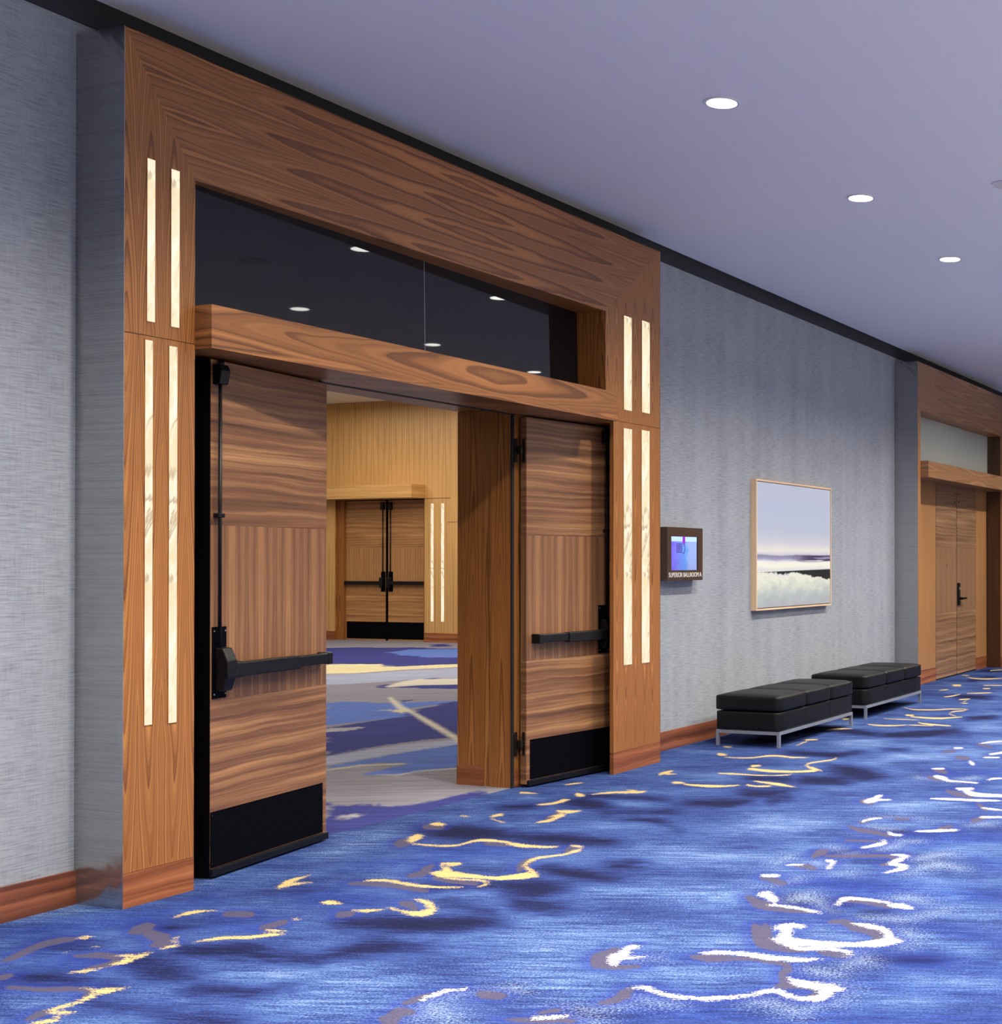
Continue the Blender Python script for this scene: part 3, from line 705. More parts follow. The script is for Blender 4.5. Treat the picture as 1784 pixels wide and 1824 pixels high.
  'N': """372,-107 369,-117 366,-127 369,-132 371,-138 377,-136 383,-126 386,-115 388,-104 386,-99 384,-94 378,-96
353,-79 351,-91 350,-102 353,-111 356,-121 360,-119 363,-113 362,-100 362,-88 360,-79 359,-71 356,-72
397,-108 398,-124 398,-139 401,-153 402,-168 406,-167 409,-162 410,-145 411,-127 408,-114 404,-101 400,-103
363,-151 364,-162 366,-172 372,-177 379,-180 381,-179 382,-177 376,-172 372,-167 368,-158 366,-148 364,-148
338,-131 337,-143 336,-155 337,-168 338,-180 339,-187 339,-192 341,-192 343,-189 344,-182 345,-173 344,-161 344,-147 343,-137 342,-127 340,-127
382,-53 384,-57 385,-62 387,-64 388,-67 391,-66 393,-61 394,-56 395,-50 391,-48 388,-46 384,-48
414,-73 418,-81 424,-78 427,-71 423,-63 418,-67
448,-138 447,-151 447,-163 452,-175 458,-186 465,-191 471,-195 478,-193 481,-187 479,-180 476,-171 470,-160 464,-148 461,-139 458,-130 453,-132
412,-168 416,-173 420,-179 425,-186 430,-194 435,-192 439,-187 438,-175 436,-165 428,-162 420,-160 414,-163
507,-132 525,-160 533,-157 538,-150 519,-122 512,-125
616,-44 613,-60 611,-75 616,-83 622,-91 631,-88 640,-78 642,-65 644,-50 639,-40 634,-29 624,-33
489,-156 484,-186 488,-185 494,-178 501,-148 496,-149
522,-158 519,-171 517,-182 522,-187 528,-191 536,-189 542,-182 542,-174 542,-165 539,-157 536,-148 529,-150
565,-157 559,-170 555,-182 554,-191 555,-199 558,-199 562,-195 565,-184 569,-173 570,-163 573,-152 570,-152
579,-184 585,-195 591,-194 595,-189 589,-178 583,-180
620,-90 621,-110 620,-129 624,-142 627,-154 633,-153 638,-147 640,-132 642,-115 637,-99 632,-81 626,-83
715,-68 714,-77 712,-85 714,-92 715,-99 724,-97 735,-87 742,-75 748,-63 742,-58 735,-55 724,-59
749,-61 748,-82 748,-101 750,-110 752,-117 756,-116 760,-112 762,-103 764,-92 761,-75 758,-55 753,-57
694,-36 700,-54 707,-51 712,-45 706,-27 699,-30
702,-101 717,-141 722,-140 727,-135 712,-94 707,-96
693,-128 689,-142 683,-155 675,-165 665,-175 666,-176 670,-173 682,-162 694,-149 698,-137 700,-125 697,-125
747,-135 747,-149 748,-162 756,-167 766,-170 774,-168 779,-164 774,-157 771,-149 765,-140 760,-128 753,-130
492,-191 494,-210 503,-208 512,-198 511,-179 501,-181
884,-177 877,-190 870,-201 873,-208 876,-213 888,-212 902,-204 911,-194 920,-183 916,-175 912,-166 898,-168
845,-170 849,-199 862,-197 876,-188 872,-158 858,-161
789,-154 788,-173 784,-187 802,-175 782,-174 770,-178 765,-184 777,-188 819,-174 817,-160 809,-144 799,-147
844,-129 849,-157 858,-155 867,-150 861,-121 852,-123
1012,-170 1013,-184 1020,-183 1028,-179 1028,-164 1020,-165
640,-270 644,-274 647,-278 648,-282 649,-287 651,-287 654,-285 656,-280 656,-274 651,-271 646,-268 642,-269
539,-320 553,-318 560,-315 558,-314 544,-316 537,-319
714,-271 711,-289 714,-289 717,-286 720,-269 717,-269
543,-294 538,-303 542,-304 550,-299 555,-289 551,-288
550,-340 544,-334 540,-335 539,-337 545,-342 548,-342
487,-380 484,-360 482,-360 480,-362 483,-381 485,-382
1094,-61 1101,-73 1104,-87 1102,-105 1097,-126 1107,-125 1119,-118 1134,-93 1145,-70 1133,-59 1116,-51 1103,-55
1090,-137 1094,-152 1100,-167 1123,-178 1150,-189 1165,-186 1175,-181 1158,-166 1144,-151 1127,-140 1113,-128 1100,-131
1014,-169 1018,-183 1026,-181 1032,-178 1027,-164 1020,-165
911,-161 901,-177 891,-190 888,-198 886,-204 893,-204 906,-198 918,-188 930,-176 932,-165 933,-152 923,-154
1425,-100 1429,-133 1448,-130 1468,-122 1464,-88 1444,-91
1232,-170 1251,-188 1269,-186 1283,-179 1263,-160 1246,-164
971,-100 966,-125 964,-144 978,-150 994,-152 1004,-149 1008,-146 997,-142 990,-134 986,-116 985,-94 978,-95
1780,-21 1790,-47 1808,-44 1827,-37 1817,-10 1798,-14
1630,-51 1689,-64 1709,-60 1722,-54 1661,-41 1642,-46""",
  'R': """646,-278 657,-292 667,-308 686,-327 705,-349 719,-348 729,-342 719,-316 709,-293 688,-280 667,-269 654,-272
576,-283 572,-302 569,-320 570,-339 571,-356 575,-370 579,-384 588,-384 597,-379 601,-363 605,-346 603,-327 602,-308 598,-291 595,-275 585,-275
529,-356 523,-368 517,-380 515,-391 514,-402 518,-403 524,-400 530,-388 537,-375 539,-364 541,-353 536,-352
473,-358 471,-371 470,-384 472,-398 475,-413 481,-414 489,-409 492,-392 496,-376 492,-364 487,-353 480,-353
445,-343 448,-352 454,-351 458,-347 455,-338 449,-338
403,-353 404,-361 407,-373 418,-397 429,-425 433,-426 436,-424 426,-394 419,-369 413,-357 409,-350 405,-350
538,-304 543,-318 550,-317 555,-313 550,-298 543,-299
906,-252 926,-287 940,-286 951,-280 930,-244 917,-246
643,-353 641,-366 650,-367 661,-361 664,-347 654,-347
447,-368 452,-419 456,-420 460,-417 456,-365 451,-365
391,-312 399,-350 406,-350 412,-343 405,-304 397,-304
440,-270 443,-276 445,-281 449,-284 453,-287 455,-287 456,-286 453,-282 450,-278 446,-274 443,-269 442,-269
412,-297 412,-302 412,-306 411,-312 410,-320 414,-330 419,-340 420,-340 421,-339 417,-328 414,-318 415,-310 416,-304 416,-300 415,-296 414,-296
531,-72 538,-87 546,-102 563,-106 583,-110 595,-104 600,-96 587,-87 575,-77 560,-68 546,-57 536,-63
570,-81 582,-126 594,-122 604,-111 591,-64 579,-69
472,-95 478,-128 488,-124 498,-111 492,-76 481,-81
391,-24 397,-34 403,-44 414,-52 427,-60 441,-59 456,-58 464,-52 466,-46 454,-43 443,-39 430,-32 419,-24 408,-18 399,-13 394,-18
364,-76 374,-96 379,-93 383,-85 373,-65 368,-69
422,-98 426,-111 435,-106 441,-96 436,-83 428,-87""",
  'L': """609,-183 606,-204 601,-223 602,-237 600,-250 610,-250 623,-241 634,-222 644,-201 640,-185 633,-170 621,-172
481,-191 470,-209 460,-228 457,-251 456,-274 462,-291 468,-308 477,-308 485,-300 486,-279 487,-256 489,-232 493,-208 496,-194 500,-180 493,-179
434,-297 432,-306 431,-315 435,-321 439,-327 446,-326 452,-320 453,-312 454,-303 450,-296 447,-290 440,-290
414,-241 409,-258 404,-273 406,-282 409,-290 415,-290 420,-283 423,-272 426,-260 426,-248 426,-233 420,-233
530,-206 533,-220 535,-236 539,-252 542,-270 549,-270 556,-264 559,-242 560,-221 553,-208 544,-197 536,-199
442,-248 456,-261 471,-257 479,-246 464,-232 450,-237
725,-93 735,-120 745,-117 754,-109 744,-81 733,-85
604,-249 597,-257 592,-267 602,-280 613,-295 626,-294 636,-286 634,-266 633,-248 629,-243 626,-239 616,-239
763,-249 778,-298 796,-297 812,-287 797,-236 778,-239
708,-266 721,-303 738,-301 752,-292 738,-254 721,-256
689,-207 701,-240 724,-237 744,-222 732,-187 708,-192
565,-268 566,-272 582,-270 595,-259 593,-254 577,-257
492,-325 502,-347 513,-346 522,-339 511,-316 500,-317
444,-329 439,-340 444,-342 455,-335 461,-324 455,-321
676,-325 651,-363 661,-365 678,-357 706,-318 695,-316
626,-321 579,-353 546,-377 544,-387 552,-392 561,-392 568,-387 567,-381 574,-372 601,-350 644,-318 643,-314
451,-385 459,-417 470,-419 480,-412 471,-378 460,-377
510,-363 502,-392 507,-393 514,-389 523,-360 517,-359
937,-191 957,-192 971,-200 986,-225 996,-258 1018,-257 1041,-246 1050,-205 1053,-170 1013,-168 971,-175 940,-185
1033,-122 1037,-158 1060,-154 1083,-141 1079,-103 1055,-109
1175,-71 1179,-50 1162,-54 1143,-65 1139,-85 1156,-82
1158,-186 1189,-214 1219,-210 1242,-200 1207,-171 1178,-176
400,-13 411,-8 418,-7 423,-14 425,-25 430,-23 434,-14 436,2 435,16 421,9 407,-2 400,-10
380,-134 374,-148 369,-160 372,-163 375,-164 380,-161 383,-155 383,-151 385,-146 386,-138 389,-126 386,-126
360,-102 365,-110 370,-107 373,-100 368,-92 363,-95
324,-156 333,-163 341,-158 344,-149 335,-142 327,-148
349,-137 354,-152 360,-149 365,-141 359,-125 353,-129
333,-94 335,-103 337,-112 338,-115 340,-117 342,-116 344,-111 345,-106 345,-101 342,-95 338,-88 335,-90
551,-36 574,-38 593,-40 608,-35 618,-30 633,-19 635,-12 632,-11 625,-9 597,-15 566,-20 555,-28
379,-159 378,-182 378,-202 385,-211 393,-217 400,-214 404,-207 401,-197 398,-184 394,-168 390,-148 385,-150
523,-99 533,-109 546,-102 554,-90 544,-80 530,-88
354,-198 360,-224 369,-222 376,-211 369,-183 360,-186
484,-165 491,-184 500,-181 507,-172 500,-152 491,-156
508,-142 507,-164 512,-162 519,-155 520,-132 514,-134""",
  'S': """662,-294 664,-298 665,-300 670,-302 676,-302 683,-301 686,-298 684,-296 682,-294 677,-292 672,-291 665,-292
645,-319 648,-323 652,-327 658,-330 663,-334 668,-334 671,-331 668,-326 665,-322 659,-319 652,-316 647,-317
616,-326 626,-330 633,-335 635,-341 633,-349 636,-349 641,-347 647,-338 649,-329 637,-325 623,-323 617,-324
545,-295 550,-299 551,-304 547,-309 539,-317 539,-319 546,-316 559,-306 569,-297 563,-292 554,-290 548,-292
565,-336 566,-341 567,-346 567,-349 566,-352 569,-353 573,-350 577,-346 580,-341 576,-337 572,-334 567,-334
533,-336 533,-346 535,-355 545,-360 556,-365 560,-365 561,-363 551,-358 543,-352 539,-344 537,-334 535,-334
517,-358 512,-363 510,-365 512,-364 505,-364 500,-365 499,-367 504,-368 516,-367 522,-361 524,-356 522,-355
466,-356 470,-357 472,-358 473,-360 472,-363 474,-364 480,-361 485,-356 488,-352 480,-351 472,-352 465,-354
458,-341 456,-345 454,-350 455,-353 456,-357 458,-357 461,-355 462,-351 463,-347 463,-343 463,-339 461,-339
417,-340 418,-345 417,-349 414,-353 412,-357 411,-360 412,-362 418,-362 424,-363 428,-362 428,-360 423,-359 420,-358 419,-356 419,-355 422,-351 425,-346 424,-342 422,-338 419,-338
446,-358 444,-363 443,-365 438,-366 429,-366 426,-367 427,-368 435,-368 445,-367 449,-361 450,-357 449,-356
739,-257 743,-262 746,-267 749,-276 751,-286 754,-286 756,-284 755,-274 754,-264 749,-259 744,-256 741,-256
721,-264 716,-268 712,-274 713,-279 716,-284 719,-284 722,-282 722,-275 723,-269 725,-266 727,-262 725,-262
612,-278 616,-281 624,-280 629,-276 625,-272 617,-273
571,-276 576,-279 580,-281 586,-282 591,-281 594,-280 594,-279 590,-279 587,-278 581,-276 575,-274 572,-274
605,-294 606,-302 608,-302 610,-300 609,-292 607,-292
742,-322 747,-331 754,-330 759,-327 753,-318 746,-319
684,-297 688,-308 692,-308 695,-306 691,-294 687,-294
636,-255 618,-257 614,-258 614,-259 632,-258 636,-256
653,-270 653,-275 658,-275 664,-271 664,-265 659,-266
644,-282 647,-288 651,-288 654,-285 650,-279 647,-279
408,-301 407,-306 405,-311 406,-314 408,-318 409,-318 410,-317 410,-312 410,-308 411,-304 411,-300 410,-300
391,-282 391,-289 391,-295 396,-299 401,-303 403,-303 404,-301 400,-296 397,-291 395,-286 394,-280 393,-280
400,-252 400,-255 399,-257 400,-258 400,-260 402,-260 404,-257 406,-255 406,-252 405,-251 403,-249 401,-250
385,-291 381,-302 383,-303 385,-300 388,-290 387,-289
444,-275 452,-284 454,-283 454,-282 447,-273 445,-274
364,-245 368,-245 370,-247 369,-250 366,-256 368,-258 373,-253 380,-244 384,-235 377,-235 370,-238 364,-242
384,-237 387,-239 390,-242 395,-246 400,-252 401,-251 402,-250 398,-244 394,-239 390,-237 386,-235 385,-236
889,-237 882,-270 887,-269 893,-266 901,-233 895,-234
891,-269 903,-275 910,-274 915,-272 902,-265 895,-266
1077,-234 1081,-244 1093,-243 1104,-238 1100,-227 1088,-229""",
}
BALLROOM = """b 793,191 832,187 955,186 830,90 801,112 780,115 777,130 781,135 822,146 827,151 809,172 782,180
n 1890,1219 1923,1174 1955,1081 1961,966 1668,740 1602,791 1582,795 1606,846 1596,944
b 1830,1020 1914,1052 1956,962 1770,818 1767,906 1799,979
n 2036,1107 2063,1084 2006,1038 1990,1064
y 1577,927 1607,913 1615,855 1584,808 1602,791 1668,740 1621,704 1549,748 1479,767 1445,804
l 1438,797 1471,760 1541,741 1612,697 1465,584 1411,632 1350,653 1321,688
n 1318,603 1348,612 1360,589 1389,525 1328,478 1334,525 1325,561 1308,587
w 1328,598 1395,628 1430,630 1458,578 1389,525 1359,571 1324,587
n 1430,630 1455,622 1450,600 1427,608
b 1137,516 1166,513 1177,467 1224,398 1176,406 1142,400 1079,355 1044,367 983,372
n 976,366 1040,363 1084,356 1137,396 1224,398 970,202 947,220 910,226 872,228 832,232
g 980,369 997,339 988,334 968,333 957,348
n 1200,472 1215,460 1198,450 1180,448
l 830,229 908,225 967,200 938,178 870,192 796,198
y 1112,418 1138,404 1124,385 1098,379
w 1218,499 1230,505 1156,426 1055,308 939,176 912,156 968,220 1045,308 1105,374 1136,417
n 668,78 680,56 686,27 703,23 730,26 764,25 705,-19 644,-16 607,-15 572,-11
g 639,41 646,41 653,38 647,35 640,35
w 778,181 808,172 826,150 823,146 805,169 775,179
w 778,130 780,116 802,113 830,90 826,87 798,111 777,113"""


# ------------------------------------------------------------------ carpets
def parse(s):
    return [np.array([[float(a) / 100 for a in p.split(',')] for p in line.split()]) for line in s.strip().split('\n')]


def sdf_field(X, Y, polys, cap):
    """largest signed distance (inside positive, metres) to any polygon, limited to +-cap"""
    out = np.full(X.shape, -cap)
    for P in polys:
        x0, y0 = P.min(0) - cap
        x1, y1 = P.max(0) + cap
        idx = np.nonzero((X > x0) & (X < x1) & (Y > y0) & (Y < y1))[0]
        if not len(idx):
            continue
        px, py = X[idx], Y[idx]
        d2 = np.full(px.shape, 1e9)
        ins = np.zeros(px.shape, int)
        n = len(P)
        for i in range(n):
            ax, ay = P[i]
            bx, by = P[(i + 1) % n]
            ex, ey = bx - ax, by - ay
            L = ex * ex + ey * ey + 1e-12
            t = np.clip(((px - ax) * ex + (py - ay) * ey) / L, 0, 1)
            dx, dy = px - ax - t * ex, py - ay - t * ey
            d2 = np.minimum(d2, dx * dx + dy * dy)
            c = (ay > py) != (by > py)
            if abs(ey) > 1e-9:
                side = np.where(px < ex * (py - ay) / ey + ax, 1 if ey > 0 else -1, 0)
                ins += np.where(c, side, 0)
        d = np.sqrt(d2)
        s = np.where(ins != 0, d, -d)
        out[idx] = np.maximum(out[idx], np.clip(s, -cap, cap))
    return out


def axis_steps(stops):
    v = []
    for a, b, st in stops:
        v += list(np.arange(a, b - 1e-6, st))
    v.append(stops[-1][1])
    return np.array(v)


def grid_mesh(name, xs, ys, z=0.0):
    nx, ny = len(xs), len(ys)
    gx, gy = np.meshgrid(xs, ys, indexing='ij')
    co = np.stack([gx.ravel(), gy.ravel(), np.full(nx * ny, z)], 1)
    i = np.arange(nx - 1)[:, None] * ny + np.arange(ny - 1)[None, :]
    f = np.stack([i, i + ny, i + ny + 1, i + 1], -1).reshape(-1, 4)
    me = bpy.data.meshes.new(name)
    me.vertices.add(len(co))
    me.vertices.foreach_set('co', co.ravel())
    me.loops.add(f.size)
    me.loops.foreach_set('vertex_index', f.ravel().astype(np.int32))
    me.polygons.add(len(f))
    me.polygons.foreach_set('loop_start', np.arange(0, f.size, 4, dtype=np.int32))
    me.update()
    me.validate()
    return me, co[:, 0], co[:, 1]


def set_attr(me, name, cols):
    a = me.color_attributes.new(name, 'FLOAT_COLOR', 'POINT')
    a.data.foreach_set('color', np.stack(cols, 1).astype(np.float32).ravel())


xs = axis_steps([(-6, 2.4, 0.4), (2.4, 9, 0.017), (9, 14, 0.028), (14, 21, 0.06), (21, 30, 0.5)])
ys = axis_steps([(-5.9, -5.2, 0.3), (-5.2, -3.4, 0.03), (-3.4, 0.05, 0.02)])
me, gx, gy = grid_mesh('floor', xs, ys)
F = {k: sdf_field(gx, gy, parse(v), 0.10 if k in 'YWB' else 0.30) for k, v in CARPET.items()}
set_attr(me, 'stroke', [F['Y'] * 5 + .5, F['W'] * 5 + .5, F['B'] * 5 + .5, F['S'] * 1.6 + .5])
set_attr(me, 'tone', [F['N'] * 1.6 + .5, F['R'] * 1.6 + .5, F['L'] * 1.6 + .5, np.ones_like(gx)])


def carpet_mat():
    t = NT('corridor_carpet')
    x, y, z = t.xyz()
    # pile direction of the weave: streaks run across the corridor
    a = t.math('ADD', t.math('MULTIPLY', x, 0.30), t.math('MULTIPLY', y, -0.954))
    b = t.math('ADD', t.math('MULTIPLY', x, 0.954), t.math('MULTIPLY', y, 0.30))

    def nz(ka, kb, w, detail=3, rough=0.6):
        return t.noise(t.vec(t.math('MULTIPLY', a, ka), t.math('MULTIPLY', b, kb), w), 1, detail, rough)
    s1 = t.n('ShaderNodeVertexColor', layer_name='stroke')
    s2 = t.n('ShaderNodeVertexColor', layer_name='tone')
    q1 = t.n('ShaderNodeSeparateColor')
    q2 = t.n('ShaderNodeSeparateColor')
    t.t.links.new(s1.outputs[0], q1.inputs[0])
    t.t.links.new(s2.outputs[0], q2.inputs[0])
    Y, W, B, S = q1.outputs[0], q1.outputs[1], q1.outputs[2], s1.outputs['Alpha']
    N, Rr, L = q2.outputs[0], q2.outputs[1], q2.outputs[2]
    streak = nz(2.6, 34, 0.0, 5, 0.7)
    fine = nz(12, 130, 3.0, 3, 0.6)
    speck = nz(95, 120, 5.0, 2, 0.75)
    blob = nz(1.5, 2.6, 7.0, 3)
    v = t.math('MULTIPLY_ADD', t.math('SUBTRACT', streak, 0.5), 0.70, 0.41)
    v = t.math('ADD', v, t.math('MULTIPLY', t.math('SUBTRACT', fine, 0.5), 0.60))
    v = t.math('ADD', v, t.math('MULTIPLY', t.math('SUBTRACT', speck, 0.5), 0.85))
    v = t.math('ADD', v, t.math('MULTIPLY', t.math('SUBTRACT', blob, 0.5), 0.62))
    j = t.math('MULTIPLY', t.math('SUBTRACT', streak, 0.5), 1.1)
    j = t.math('ADD', j, t.math('MULTIPLY', t.math('SUBTRACT', speck, 0.5), 0.9))
    nn = t.smooth(t.math('ADD', N, j), 0.42, 0.58)
    rr = t.smooth(t.math('ADD', Rr, j), 0.32, 0.72)
    ll = t.smooth(t.math('ADD', L, j), 0.25, 0.85)
    v = t.math('SUBTRACT', v, t.math('MULTIPLY', nn, 0.36))
    v = t.math('ADD', v, t.math('MULTIPLY', ll, 0.17))
    v = t.math('SUBTRACT', v, t.math('MULTIPLY', rr, 0.06))
    col = t.ramp(v, [(0.05, srgb(20, 24, 62)), (0.22, srgb(36, 46, 106)), (0.42, srgb(58, 82, 152)),
                     (0.60, srgb(92, 124, 186)), (0.80, srgb(146, 168, 212)), (1.0, srgb(196, 204, 226))])
    royal = t.ramp(v, [(0.05, srgb(26, 36, 104)), (0.35, srgb(42, 64, 152)), (0.6, srgb(70, 102, 182)), (0.9, srgb(130, 158, 210))])
    col = t.mix(t.math('MULTIPLY', rr, 0.8), col, royal)
    sp = t.smooth(t.math('ADD', S, t.math('MULTIPLY', t.math('SUBTRACT', speck, 0.5), 1.1)), 0.46, 0.62)
    col = t.mix(t.math('MULTIPLY', sp, 0.6), col, srgb(168, 188, 222))
    # thin dark border where strokes end
    rag = t.math('ADD', t.math('MULTIPLY', t.math('SUBTRACT', fine, 0.5), 0.34), t.math('MULTIPLY', t.math('SUBTRACT', speck, 0.5), 0.42))
    rag2 = t.math('ADD', t.math('MULTIPLY', t.math('SUBTRACT', fine, 0.5), 0.10), t.math('MULTIPLY', t.math('SUBTRACT', speck, 0.5), 0.10))
    halo = t.smooth(t.math('ADD', t.math('MAXIMUM', W, B), t.math('MULTIPLY', rag, 1.2)), 0.12, 0.42)
    col = t.mix(t.math('MULTIPLY', halo, 0.42), col, srgb(44, 60, 160))
    bb = t.smooth(t.math('ADD', B, rag2), 0.44, 0.50)
    col = t.mix(t.math('MULTIPLY', bb, 0.85), col, t.mix(speck, srgb(66, 62, 92), srgb(112, 104, 122)))
    ww = t.smooth(t.math('ADD', W, rag), 0.47, 0.51)
    col = t.mix(ww, col, srgb(226, 228, 230))
    yy = t.smooth(t.math('ADD', Y, rag), 0.51, 0.55)
    col = t.mix(yy, col, t.mix(fine, srgb(212, 178, 104), srgb(234, 214, 160)))
    col = t.mix(1.0, col, (0.58, 0.58, 0.56, 1), 'MULTIPLY')
    t.bump(speck, 0.5, 0.003)
    return t.done(col, 0.95, 0, 0.1)


me.materials.append(carpet_mat())
o = bpy.data.objects.new('floor', me)
COL.objects.link(o)
tag(o, 'blue patterned corridor carpet with yellow and white squiggles', 'carpet', kind='structure')

xs = axis_steps([(0, 5.6, 0.8), (5.6, 13, 0.035), (13, 21.2, 0.05)])
ys = axis_steps([(0.05, 6, 0.035), (6, 13, 0.05), (13, 17, 0.5)])
me, gx, gy = grid_mesh('floor_ballroom', xs, ys)
KC = {'b': srgb(92, 118, 190), 'n': srgb(58, 62, 128), 'y': srgb(214, 202, 160), 'l': srgb(160, 166, 190),
      'w': srgb(206, 200, 184), 'g': srgb(166, 164, 168)}
rng = np.random.RandomState(3)
col = np.tile(np.array(srgb(140, 137, 148)[:3]), (len(gx), 1))
for line in BALLROOM.strip().split('\n'):
    k, rest = line.split(' ', 1)
    P = parse(rest)[0]
    s = sdf_field(gx, gy, [P], 0.25)
    if k != 'w':
        s = s + 0.05 * np.sin(gx * 3 + gy * 7) + 0.025 * np.sin(gy * 23 + gx * 5) + 0.012 * rng.randn(len(gx))
    w = np.clip(s / 0.05 + 0.5, 0, 1)[:, None]
    col = col * (1 - w) + np.array(KC[k][:3]) * w
set_attr(me, 'paint', [col[:, 0], col[:, 1], col[:, 2], np.ones(len(gx))])
t = NT('ballroom_carpet')
x, y, z = t.xyz()
vc = t.n('ShaderNodeVertexColor', layer_name='paint')
st = t.noise(t.vec(t.math('MULTIPLY', t.math('ADD', x, t.math('MULTIPLY', y, 0.52)), 16), t.math('MULTIPLY', t.math('SUBTRACT', y, t.math('MULTIPLY', x, 0.5)), 0.9), 0), 1, 5, 0.7)
sp = t.noise(t.vec(x, y, 0), 120, 2, 0.7)
k = t.math('ADD', t.math('MULTIPLY_ADD', st, 1.1, 0.10), t.math('MULTIPLY', sp, 0.35))
cc = t.mix(1.0, vc.outputs[0], t.vec(k, k, k), 'MULTIPLY')
me.materials.append(t.done(cc, 0.95, 0, 0.1))
o = bpy.data.objects.new('floor_ballroom', me)
COL.objects.link(o)
tag(o, 'grey, navy and cream carpet of the ballroom beyond the doors', 'carpet', kind='structure')


# ------------------------------------------------------------------ room shell
def struct(name, bm, m, parent=None, label=None, cat=None, **kw):
    o = obj(name, bm, m, parent, **kw)
    if parent is None:
        tag(o, label, cat, kind='structure')
    return o


def box_bm(*a, **k):
    return box(new_bm(), *a, **k)


struct('ceiling', box_bm(-6, 30, -9.5, -0.1, 3.993, 4.05), m_ceiling, label='smooth lavender grey corridor ceiling with recessed lights', cat='ceiling')
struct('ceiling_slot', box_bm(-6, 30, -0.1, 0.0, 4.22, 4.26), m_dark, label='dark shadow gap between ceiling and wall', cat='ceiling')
struct('wall_top_shade', box_bm(-6, 30, -0.012, -0.0005, 3.905, 4.21), m_wall_shade, label='thin strip coloured dark for the shade along the top of the corridor wall', cat='trim')  # dark colour stands in for the shade below the ceiling edge
bm = new_bm()
for x0, x1 in ((-6, 4.369), (8.98, 14.93), (18.7, 30)):
    box(bm, x0, x1, 0.0, 0.49, 0, 4.26)
for x0, x1 in ((4.369, 8.98), (14.93, 18.7)):
    box(bm, x0, x1, 0.0, 0.49, 3.85, 4.26)
struct('wall_back', bm, m_wall, label='grey blue woven wallcovering wall of the corridor', cat='wall')
bm = new_bm()
box(bm, -6, 30, -9.6, -9.5, 0, 0.25)
box(bm, -6, 30, -9.6, -9.5, 2.7, 4.05)
for i in range(10):
    box(bm, -6 + i * 4 - .08, -6 + i * 4 + .08, -9.6, -9.5, 0.25, 2.7)
struct('wall_front', bm, m_plaster, label='glazed corridor side behind the viewer', cat='wall')
struct('wall_left', box_bm(-6.1, -6, -9.5, 0.0, 0, 4.05), m_plaster, label='corridor end wall behind the viewer', cat='wall')
struct('wall_right', box_bm(30, 30.1, -9.5, 0.0, 0, 4.05), m_plaster, label='far end wall of the corridor', cat='wall')
# ballroom shell
struct('ceiling_ballroom', box_bm(0, 21.6, 0.49, 17, 4.605, 4.7), m_bceil, label='cream ballroom ceiling seen above the far panelling', cat='ceiling')
bm = new_bm()
box(bm, -0.1, 0.0, 0.49, 17, 0, 4.6)
box(bm, 0, 21.6, 17, 17.1, 0, 4.6)
struct('wall_ballroom', bm, m_bwall, label='ballroom side walls', cat='wall')
bm = new_bm()
box(bm, 0, 21.6, 0.49, 0.50, 2.535, 4.6)
box(bm, 0, 5.82, 0.49, 0.50, 0, 2.53)
box(bm, 7.66, 21.6, 0.49, 0.50, 0, 2.53)
struct('wall_ballroom_inner', bm, m_bwall, label='ballroom face of the wall around the open doorway', cat='wall')

struct('floor_bounce', box_bm(-6, 30, -9.5, -5.9, -0.02, 0.0), plain('pale_bounce_stone', srgb(226, 218, 206), 0.6, 0, 0.3, 0.04, 4), label='added pale stone floor behind the viewer, bouncing light to the ceiling', cat='floor')  # added to bounce neutral light onto the ceiling
# baseboards
for i, (x0, x1) in enumerate(((-6, 4.366), (8.985, 14.93))):
    struct('baseboard_' + ('left', 'right')[i], box_bm(x0, x1, -0.014, 0.0, 0.0, 0.15), w_baseboard,
           label=('dark walnut baseboard left of the near steel panel', 'dark walnut baseboard between the two portals behind the benches')[i], cat='baseboard')

# ------------------------------------------------------------------ first portal
FY = -0.2875
XL, XR, H = 4.366, 8.983, 3.85
IL, IR = 4.738, 8.226
SEAM = 2.512
OT = 3.272
p = empty('trim_1', (6.67, 0, 0))
tag(p, 'large walnut door surround with steel side around the open double doors', 'door surround', kind='structure')
obj('header_panel', prism_y(new_bm(), [(XL, H), (XR, H), (IR, OT), (IL, OT)], FY, FY + 0.03), w_header, p)
obj('upper_leg_panel', prism_y(new_bm(), [(XL, H), (IL, OT), (IL, SEAM + .003), (XL, SEAM + .003)], FY, FY + 0.03), w_leg, p)
obj('upper_leg_panel', prism_y(new_bm(), [(XR, H), (XR, SEAM + .003), (IR, SEAM + .003), (IR, OT)], FY, FY + 0.03), w_leg, p)
for a, b in ((XL, IL), (8.330, XR)):
    obj('lower_leg_panel', box_bm(a, b, FY, FY + 0.03, 0.153, SEAM), w_leg_low, p)
    obj('base_panel', box_bm(a, b, FY - 0.001, FY + 0.03, 0.0, 0.151), w_base, p)
obj('panel_joint', box_bm(XL + .002, IL, FY + 0.004, FY + 0.02, SEAM, SEAM + .003), m_dark, p)
obj('panel_joint', box_bm(IR, XR - .002, FY + 0.004, FY + 0.02, SEAM, SEAM + .003), m_dark, p)
for x0, x1 in ((XL - 0.003, XL - 0.0005), (XR + 0.0005, XR + 0.003)):
    obj('steel_side_panel', box_bm(x0, x1, FY - 0.001, 0.0, 0, H), m_steel, p, label='brushed steel side panel')
obj('top_cap', box_bm(XL, XR, FY, 0.0, H - 0.004, H - .001), m_dark, p)
